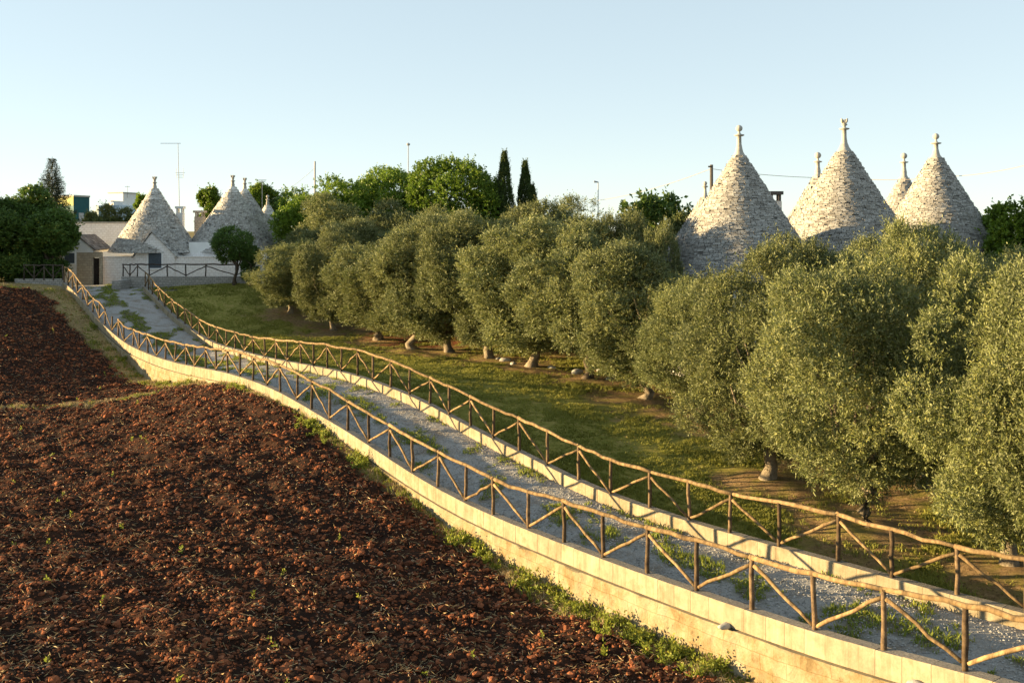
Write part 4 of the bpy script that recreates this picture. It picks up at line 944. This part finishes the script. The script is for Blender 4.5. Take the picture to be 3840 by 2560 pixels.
broadleaf('broadleaf_tree', 'green tree showing left of the second cottage cone', 488, 98, 432, 62, 'green', 26, .3, 2600, .2, .14, z0=2.6, rzf=.4)
broadleaf('broadleaf_tree', 'green tree showing behind the two overlapping cottage cones', 597, 100, 424, 80, 'green', 28, .3, 3200, .2, .14, z0=2.6, rzf=.4)
broadleaf('broadleaf_tree', 'low dark tree between the smallest cottage cone and the rounded trees', 640, 99, 455, 60, 'dark', 22, .3, 2200, .2, .14, z0=2.6, rzf=.4)
broadleaf('shrub_tree', 'olive green bush above the flat roofed house', 250, 96.5, 470, 70, 'shrub', 24, .3, 2600, .15, .09, z0=2.6, rzf=.45)
broadleaf('shrub_tree', 'lower bush beside it above the left end of the flat roofed house', 208, 97, 486, 50, 'shrub', 20, .3, 1800, .15, .09, z0=2.6, rzf=.45)
broadleaf('shrub_tree', 'dark bush between the flat roofed house and the gabled cottage cone', 292, 96.5, 478, 50, 'shrub', 20, .3, 1800, .15, .09, z0=2.6, rzf=.45)
broadleaf('broadleaf_tree', 'thin tree top left of the gabled cottage cone against the sky', 325, 112, 446, 26, 'green', 14, .32, 700, .2, .14, z0=2.6, rzf=.14)
broadleaf('shade_tree', 'big dark leafy tree at the left edge beside the end of the drive', 36, 75, 434, 168, 'dark', 70, .22, 12000, .17, .11, .35, 9, z0=2.9, rzf=.48, tr=.03, trunk_h=.2)
broadleaf('shade_tree', 'lower right hand dark leafy tree whose branches reach over the small gabled house', 112, 74, 482, 128, 'dark', 50, .24, 6500, .17, .11, .35, 9, z0=2.9, rzf=.34, tr=.03, trunk_h=.25)
broadleaf('shade_tree', 'lower dark leafy tree at the far left edge, widened to shade the lawn', -80, 72.5, 430, 260, 'dark', 50, .24, 8000, .17, .11, .35, 9, z0=2.9, rzf=.52, tr=.03, trunk_h=.2)  # mostly unseen; placed and widened to throw shade on the upper lawn
broadleaf('shrub', 'dark undergrowth shrub beneath the big leafy tree at the left edge', 52, 73, 572, 165, 'dark', 36, .26, 5000, .13, .09, .3, 9, z0=2.9, rzf=.55)
broadleaf('shrub', 'low dark bush at the very left edge behind the field', -60, 71, 585, 120, 'dark', 26, .28, 2500, .13, .09, .3, 9, z0=2.9, rzf=.55)
broadleaf('small_tree', 'small round dark green tree in front of the cottages', 538, 72.6, 520, 94, 'dark', 26, .26, 2600, .09, .05, .2, 9, z0=3.0, rzf=.37, trunk_h=.28)
broadleaf('shrub_tree', 'dark shrub leaning beside the small round tree in front of the cottages', 575, 72.3, 560, 42, 'dark', 18, .34, 1800, .09, .05, .2, 9, z0=3.0, rzf=.5)
# cypresses
def cypress(label, px, Y, top, wpx):
    x = X_at(px*K, Y); H_ = Z_at(top*K, Y)-2.6; r = wpx*K/F*Y/2; n_ = 6000
    t = rng.random(n_)**.8; rad = r*np.minimum(1, np.minimum(t*8+.2, (1-t)**.72*1.9)); a = rng.uniform(0, 6.28, n_)
    rad = rad*rng.uniform(.72, 1.04, n_)*(1+.16*np.sin(a*3+t*23)+.1*np.sin(a*5-t*41))
    P = np.c_[np.cos(a)*rad, np.sin(a)*rad, t*H_]; A_ = np.c_[np.cos(a)*.35, np.sin(a)*.35, np.ones(n_)]
    V, q, rr = leaves(P, A_, .28, 7, .05, .12, 0, .5)
    root = tag(empty('cypress_tree', (x, Y, 2.6)), label, 'cypress', 'cypresses behind the grove')
    link('crown', mesh_np('cypress_crown', V, q, M['cypress'], {'rnd': rr}), root)
    V, Fs = tube([[0, 0, -.2], [0, 0, H_*.8]], [.16, .04], 8); b = MB(); b.add(V, Fs); b.build('trunk', M['darkbark'], root)
cypress('tall pointed cypress, the left one of the pair', 1158, 80, 355, 40)
cypress('shorter cypress on the right of the pair', 1206, 82, 377, 35)
cypress('small cypress tip leaning at the right foot of the pair', 1222, 81, 432, 34)
# fir
x = X_at(120*K, 97); H_ = Z_at(360*K, 97)-2.6; P = []; A_ = []; tw = MB()
V, Fs = tube([[0, 0, -.2], [0, 0, H_]], [.2, .02], 8); tw.add(V, Fs)
for k in range(40):
    t = k/39; z = H_*(.25+.72*t); L_ = (1-t)**.9*2.7+.12
    nb = 8 if t < .8 else 6
    for m in range(nb):
        a = m*6.283/nb+k*.9+random.uniform(-.2, .2); l_ = L_*random.uniform(.7, 1.15)
        for s_ in np.linspace(.12, 1, max(3, int(l_*9))):
            P.append((math.cos(a)*l_*s_, math.sin(a)*l_*s_, z-.25*l_*s_+.22*l_*s_*s_)); A_.append((math.cos(a)*.8, math.sin(a)*.8, .25))
V, q, rr = leaves(np.array(P), np.array(A_), .26, 9, .05, .2, .3, 1.0)
fr_ = tag(empty('fir_tree', (x, 97, 2.6)), 'tall dark fir tree standing above the leafy tree at the left', 'fir tree')
link('crown', mesh_np('fir_crown', V, q, M['fir'], {'rnd': rr}), fr_); tw.build('trunk', M['darkbark'], fr_)
# far tree belt closing the horizon
P = []
for k in range(70):
    yy = rng.uniform(135, 170); xx = rng.uniform(-.56, .56)*yy; hh = rng.uniform(2.8, 4.3); rr_ = rng.uniform(3, 6)
    d = rng.normal(size=(420, 3)); d /= np.linalg.norm(d, axis=1)[:, None]; d[:, 2] = abs(d[:, 2]); P.append(np.array([xx, yy, 1.6])+d*[rr_, rr_, hh]*rng.uniform(.75, 1.05, (420, 1)))
P = np.concatenate(P); V, q, rr = leaves(P, rng.normal(size=P.shape)+[0, 0, .5], .5, 5, .35, .5)
tag(link('distant_trees', mesh_np('distant_trees', V, q, M['dark'], {'rnd': rr})), 'low belt of distant trees on the horizon', 'trees', kind='stuff')

# ------------------------------------------------------------------ ground cover
def rotz(n): return rng.uniform(0, 6.283, n)
def scatter(tmpl, Fq, pos, scale, tilt=.2, full=False):
    n = len(pos); a = rotz(n); c, s = np.cos(a), np.sin(a); T = np.broadcast_to(tmpl[None], (n,)+tmpl.shape).copy() if tmpl.ndim == 2 else tmpl
    if full:
        b = rotz(n); cb, sb = np.cos(b), np.sin(b); y = T[..., 1]*cb[:, None]-T[..., 2]*sb[:, None]; z = T[..., 1]*sb[:, None]+T[..., 2]*cb[:, None]; T = np.stack([T[..., 0], y, z], -1)
    xx = T[..., 0]*c[:, None]-T[..., 1]*s[:, None]; yy = T[..., 0]*s[:, None]+T[..., 1]*c[:, None]
    sc_ = scale if scale.ndim == 2 else scale[:, None]*np.ones((1, 3))
    zz = T[..., 2]+tilt*0
    V = np.stack([xx*sc_[:, 0:1], yy*sc_[:, 1:2], zz*sc_[:, 2:3]], -1)+pos[:, None]
    k = tmpl.shape[-2]; return V.reshape(-1, 3), (Fq[None]+(np.arange(n)*k)[:, None, None]).reshape(-1, Fq.shape[1])
def sampleXY(n, y0, y1, pw, m=.54):
    ys = np.linspace(y0, y1, 400); pdf = ys**(1-pw); cdf = np.cumsum(pdf); cdf /= cdf[-1]
    y = np.interp(rng.random(n), cdf, ys); return rng.uniform(-m, m, n)*y, y
import bmesh
def ico(sub=1):
    bm = bmesh.new(); bmesh.ops.create_icosphere(bm, subdivisions=sub, radius=1); V = np.array([v.co[:] for v in bm.verts]); Fq = np.array([[v.index for v in f.verts] for f in bm.faces]); bm.free(); return V, Fq
IV, IF = ico(1)
def fieldz(x, y):
    s_, i_ = sdist(x, y, LD); v_ = verge_amount(x, y, s_, i_); z = zfield(x, y) + .05*np.sin((x*.80+y*.60)*4.2+1.5*(fbm(x*.4, y*.4, 33)-.5)*4)*(1-v_)*(s_ > .4)
    z = z + np.where(s_ > .2, ((fbm(x*5.5, y*5.5, 21, 3)-.5)*.20+(fbm(x*1.1, y*1.4, 31, 3)-.5)*.26)*(1-.75*v_), 0); return z, s_, v_
# clods
x, y = sampleXY(270000, 14.5, 67, 1.15)
x = x[:]; z, s_, v_ = fieldz(x, y); cl = fbm(x*.7, y*.8, 90)
ok = (s_ > .3) & (rng.random(len(x)) > v_*.97) & (rng.random(len(x)) < .38+1.0*cl); x, y, z = x[ok], y[ok], z[ok]
n = len(x); rc_ = rng.uniform(0, 1, n); sz = np.clip(rng.lognormal(-3.95, .52, n), .009, .10)*(1+.012*(y-15)); sz = np.where(rc_ > .94, np.minimum(sz, .026)*1.0, sz)
T = IV[None]*(1+rng.normal(0, .20, (n, len(IV), 1))); S3 = np.c_[sz*rng.uniform(.8, 1.4, n), sz*rng.uniform(.7, 1.2, n), sz*rng.uniform(.55, 1.0, n)]
V, Q = scatter(T, IF, np.c_[x, y, z+sz*.35], S3, full=True)
tag(link('soil_clods', mesh_np('soil_clods', V, Q, M['clod'], {'rnd': np.repeat(rc_, len(IV))})), 'crumbled red clods covering the ploughed field', 'soil clods', kind='stuff')
print('clods', n)
# straw and dry stalks
x, y = sampleXY(60000, 14.5, 66, 1.3); z, s_, v_ = fieldz(x, y); cl = fbm(x*1.1, y*1.1, 95); ok = (s_ > .15) & (rng.random(len(x)) < np.clip((cl-.40)*3.0, .30, .9)+v_); x, y, z = x[ok], y[ok], z[ok]; n = len(x)
tm_ = np.array([[-.5, -.03, 0], [.5, -.03, .02], [.5, .03, .02], [-.5, .03, 0], [0, 0, .05]]); stF = np.array([[0, 1, 4], [1, 2, 4], [2, 3, 4], [3, 0, 4]])
sz = rng.uniform(.05, .17, n)*(1+.008*(y-15)); V, Q = scatter(tm_, stF, np.c_[x, y, z+.035+rng.uniform(0, .03, n)], np.c_[sz, sz, sz*rng.uniform(.2, 2.2, n)], full=False)
V = V.reshape(n, 5, 3); V[:, 1:3, 2] += (rng.uniform(-.02, .07, n))[:, None]; V = V.reshape(-1, 3)
tag(link('straw', mesh_np('straw', V, Q, M['dry'], {'rnd': np.repeat(rng.random(n), 5)})), 'pale broken straw scattered over the red soil', 'straw', kind='stuff')
# blades
def blades(pos, h, wdt, nb, mat, name, label, cat, spread=.35, rb=None, bend=.35):
    n = len(pos); a = rng.uniform(0, 6.283, (n, nb)); off = rng.normal(0, 1, (n, nb, 2))*(wdt*2.2)
    hh = h[:, None]*rng.uniform(.5, 1.15, (n, nb)); lean = hh*rng.uniform(.1, spread*2, (n, nb))
    dx, dy = np.cos(a), np.sin(a); p = pos[:, None]+np.concatenate([off*(h[:, None, None]*4+.4), np.zeros((n, nb, 1))], 2)
    W = wdt*rng.uniform(.7, 1.3, (n, nb)); f = rng.uniform(0, 6.283, (n, nb)); sx, sy = np.cos(f)*W/2, np.sin(f)*W/2; z0 = np.zeros_like(sx)
    b0 = p+np.stack([sx, sy, z0-.02], -1); b1 = p+np.stack([-sx, -sy, z0-.02], -1)
    md = p+np.stack([dx*lean*bend, dy*lean*bend, hh*.6], -1); m0 = md+np.stack([sx*.9, sy*.9, z0], -1); m1 = md-np.stack([sx*.9, sy*.9, z0], -1)
    tp = p+np.stack([dx*lean, dy*lean, hh*.97], -1)
    V = np.stack([b0, b1, m1, m0, tp], 2).reshape(-1, 3); k = np.arange(n*nb)[:, None]*5
    r = rng.beta(2, 2, (n, nb)); r = r if rb is None else np.clip(.55*r+.45*rb[:, None], 0, 1)
    me = mesh_np(name, V, [k+np.array([[0, 1, 2, 3]]), k+np.array([[3, 2, 4]])], M[mat], {'rnd': np.repeat(r.ravel(), 5)})
    return tag(link(name, me), label, cat, kind='stuff')
# verge grass and weeds on the field side
x, y = sampleXY(260000, 14.0, 69, 1.3); s_, i_ = sdist(x, y, LD); ok = (s_ > .16) & (s_ < 6) | ((y > 42) & (s_ > .16)); x, y = x[ok], y[ok]
z, s_, v_ = fieldz(x, y); pn = fbm(x*1.2, y*1.2, 101); ok = rng.random(len(x)) < v_*np.clip((pn-.20)*3.2, .35, 1); x, y, z, pn = x[ok], y[ok], z[ok], pn[ok]
hh = .05+.22*np.clip((pn-.38)*3, 0, 1)*rng.uniform(.5, 1.2, len(x))
pn2 = fbm(x*.8, y*.8, 104)
isd = rng.random(len(x)) < np.clip((.60-pn2)*5+.40, .25, .92)
blades(np.c_[x, y, z][~isd], hh[~isd], .022, 7, 'weed', 'verge_weeds', 'yellow green weeds growing along the foot of the retaining wall', 'weeds', .5)
blades(np.c_[x, y, z][isd], hh[isd]*.9, .012, 6, 'dry', 'dry_grass', 'dry straw coloured grass along the foot of the retaining wall', 'dry grass', .6)
print('verge', len(x))
# leafy clumps against the wall foot
cx_ = []
for (vx, n_, w_) in ((735, 8, .45), (770, 6, .4), (850, 6, .4), (1085, 9, .5), (1140, 7, .4), (1225, 7, .45), (1275, 10, .5), (1390, 8, .5), (1450, 9, .55), (1520, 10, .6), (1600, 9, .6), (1680, 8, .6), (400, 8, .5), (450, 6, .5), (300, 7, .5), (230, 6, .5), (560, 5, .35)):
    k = int(np.argmin(np.abs(LD[:, 0]/LD[:, 1] - (vx*K-1920)/F)))
    for q in range(int(n_*1.9)):
        kk = min(max(k + int(rng.normal(0, 1.8)), 0), len(LD)-1); u = .2 + abs(rng.normal(.12, w_*.55)); cx_.append((LD[kk, 0]+LN[kk, 0]*u, LD[kk, 1]+LN[kk, 1]*u))
cx_ = np.array(cx_) + rng.normal(0, .06, (len(cx_), 2)); fx, fy = sampleXY(130, 15, 60, 1.2); fs = sdist(fx, fy, LD)[0]; cx_ = np.vstack([cx_, np.c_[fx, fy][fs > 1]]); cz = fieldz(cx_[:, 0], cx_[:, 1])[0]
n1 = len(cx_)-int((fs > 1).sum())
P_ = np.vstack([np.repeat(np.c_[cx_, cz][:n1], 6, 0), np.c_[cx_, cz][n1:]+[0, 0, .03]]); A_ = rng.normal(0, .5, P_.shape)+[0, 0, 1.0]
V, q, r = leaves(P_, A_, .20, 9, .045, .085, 0, 1.0)
tag(link('leafy_weeds', mesh_np('leafy_weeds', V, q, M['weed'], {'rnd': r})), 'clumps of leafy yellow green weeds against the foot of the retaining wall', 'weeds', kind='stuff')
# lawn
x, y = sampleXY(380000, 16, 73, 1.25); s_, i_ = sdist(x, y, RD); ok = (s_ < -.2) & (s_ > -26); x, y, s_ = x[ok], y[ok], s_[ok]
z = zright(x, y); dT = np.full(len(x), 1e9)
for ox, oy in OLV: dT = np.minimum(dT, np.hypot(x-ox, y-oy))
lit = np.clip((2.7*(.1+1.6*fbm(x*.8, y*.8, 44))-dT)/.8, 0, 1); rs = np.clip(1-np.hypot((x+2.5)/6.5, (y-60.5)/4.6)+.9*(fbm(x*.8, y*.8, 44)-.5), 0, .25)*4*np.clip((fbm(x*2.2, y*2.2, 48)-.3)*4, 0, 1)*np.clip((y-53.5)*1.2, 0, 1)
dn = fbm(x*1.1, y*1.1, 111); ok = (rng.random(len(x)) > lit*.93) & (rng.random(len(x)) > rs) & (rng.random(len(x)) < np.clip((dn-.25)*3.0, .15, 1)); x, y, z, dn = x[ok], y[ok], z[ok], dn[ok]
blades(np.c_[x, y, z], (.06+.11*rng.random(len(x)))*(dn+.25), .020, 6, 'grass', 'lawn_grass', 'short grass of the olive grove beside the drive', 'grass', .6, rb=np.clip((fbm(x*.5, y*.5, 115)-.25)*2, 0, 1))
print('lawn', len(x))
# fallen leaves and twigs under the olives
x, y = sampleXY(90000, 17, 66, 1.3); s_, i_ = sdist(x, y, RD); ok = (s_ < -.25) & (s_ > -20); x, y = x[ok], y[ok]
dT = np.full(len(x), 1e9)
for ox, oy in OLV: dT = np.minimum(dT, np.hypot(x-ox, y-oy))
lit = np.clip((2.7*(.1+1.6*fbm(x*.8, y*.8, 44))-dT)/.8, 0, 1); ok = rng.random(len(x)) < .08+.85*lit; x, y = x[ok], y[ok]; n = len(x)
z = zright(x, y) + (fbm(x*2, y*2, 50)-.5)*.07 + (fbm(x*.6, y*.6, 51)-.5)*.12; sz = rng.uniform(.03, .09, n)
lt = np.array([[-.5, 0, 0], [0, -.2, .12], [.5, 0, .05], [0, .2, .16]]); V, Q = scatter(lt, np.array([[0, 1, 2, 3]]), np.c_[x, y, z+.035], np.c_[sz, sz, sz*rng.uniform(.5, 4, n)])
M['litter'] = leafmat('dry_leaf_litter', (.16, .095, .045), (.20, .12, .06), (.34, .24, .12), .1, .8)
tag(link('fallen_leaves', mesh_np('fallen_leaves', V, Q, M['litter'], {'rnd': np.repeat(rng.random(n), 4)})), 'dry fallen leaves on the bare ground under the olive trees', 'leaf litter', kind='stuff')
# weeds on the drive and pebbles
ii = rng.integers(0, m_-2, 60000); tt = rng.random(60000); fr1 = rng.random(60000)[:, None]
ga = LmT[ii]*(1-fr1)+LmT[ii+1]*fr1; gb_ = RmT[ii]*(1-fr1)+RmT[ii+1]*fr1; Pp = ga*(1-tt[:, None])+gb_*tt[:, None]
wv = weedy_f(Pp[:, 0], Pp[:, 1], tt); Pp[:, 2] += .05*np.sin(tt*np.pi)-.04*np.exp(-((tt-.27)/.09)**2)-.04*np.exp(-((tt-.72)/.09)**2)
ok = (rng.random(60000) < wv*np.where(Pp[:, 1] < 45, .38, .55)) & (tt > .05) & (tt < .955); q_ = Pp[ok]; hq = (.03+.11*rng.random(ok.sum())**2)*(.6+wv[ok]*.6)*np.clip(1.25-q_[:, 1]*.006, .8, 1.2)
blades(q_, hq, .02, 7, 'weed', 'drive_weeds', 'low green weeds growing in patches in the gravel drive', 'weeds', .6)
ok = (rng.random(60000) < .9) & (Pp[:, 1] < 48) & (tt > .04) & (tt < .96); q_ = Pp[ok]; n = len(q_); sz = rng.uniform(.008, .028, n)
V, Q = scatter(IV[None]*(1+rng.normal(0, .12, (n, 12, 1))), IF, q_+[0, 0, .008], np.c_[sz, sz, sz*.6], full=False)
tag(link('gravel_pebbles', mesh_np('gravel_pebbles', V, Q, M['pebble'], {'rnd': np.repeat(rng.random(n), 12)})), 'loose pale pebbles on the gravel drive', 'pebbles', kind='stuff')
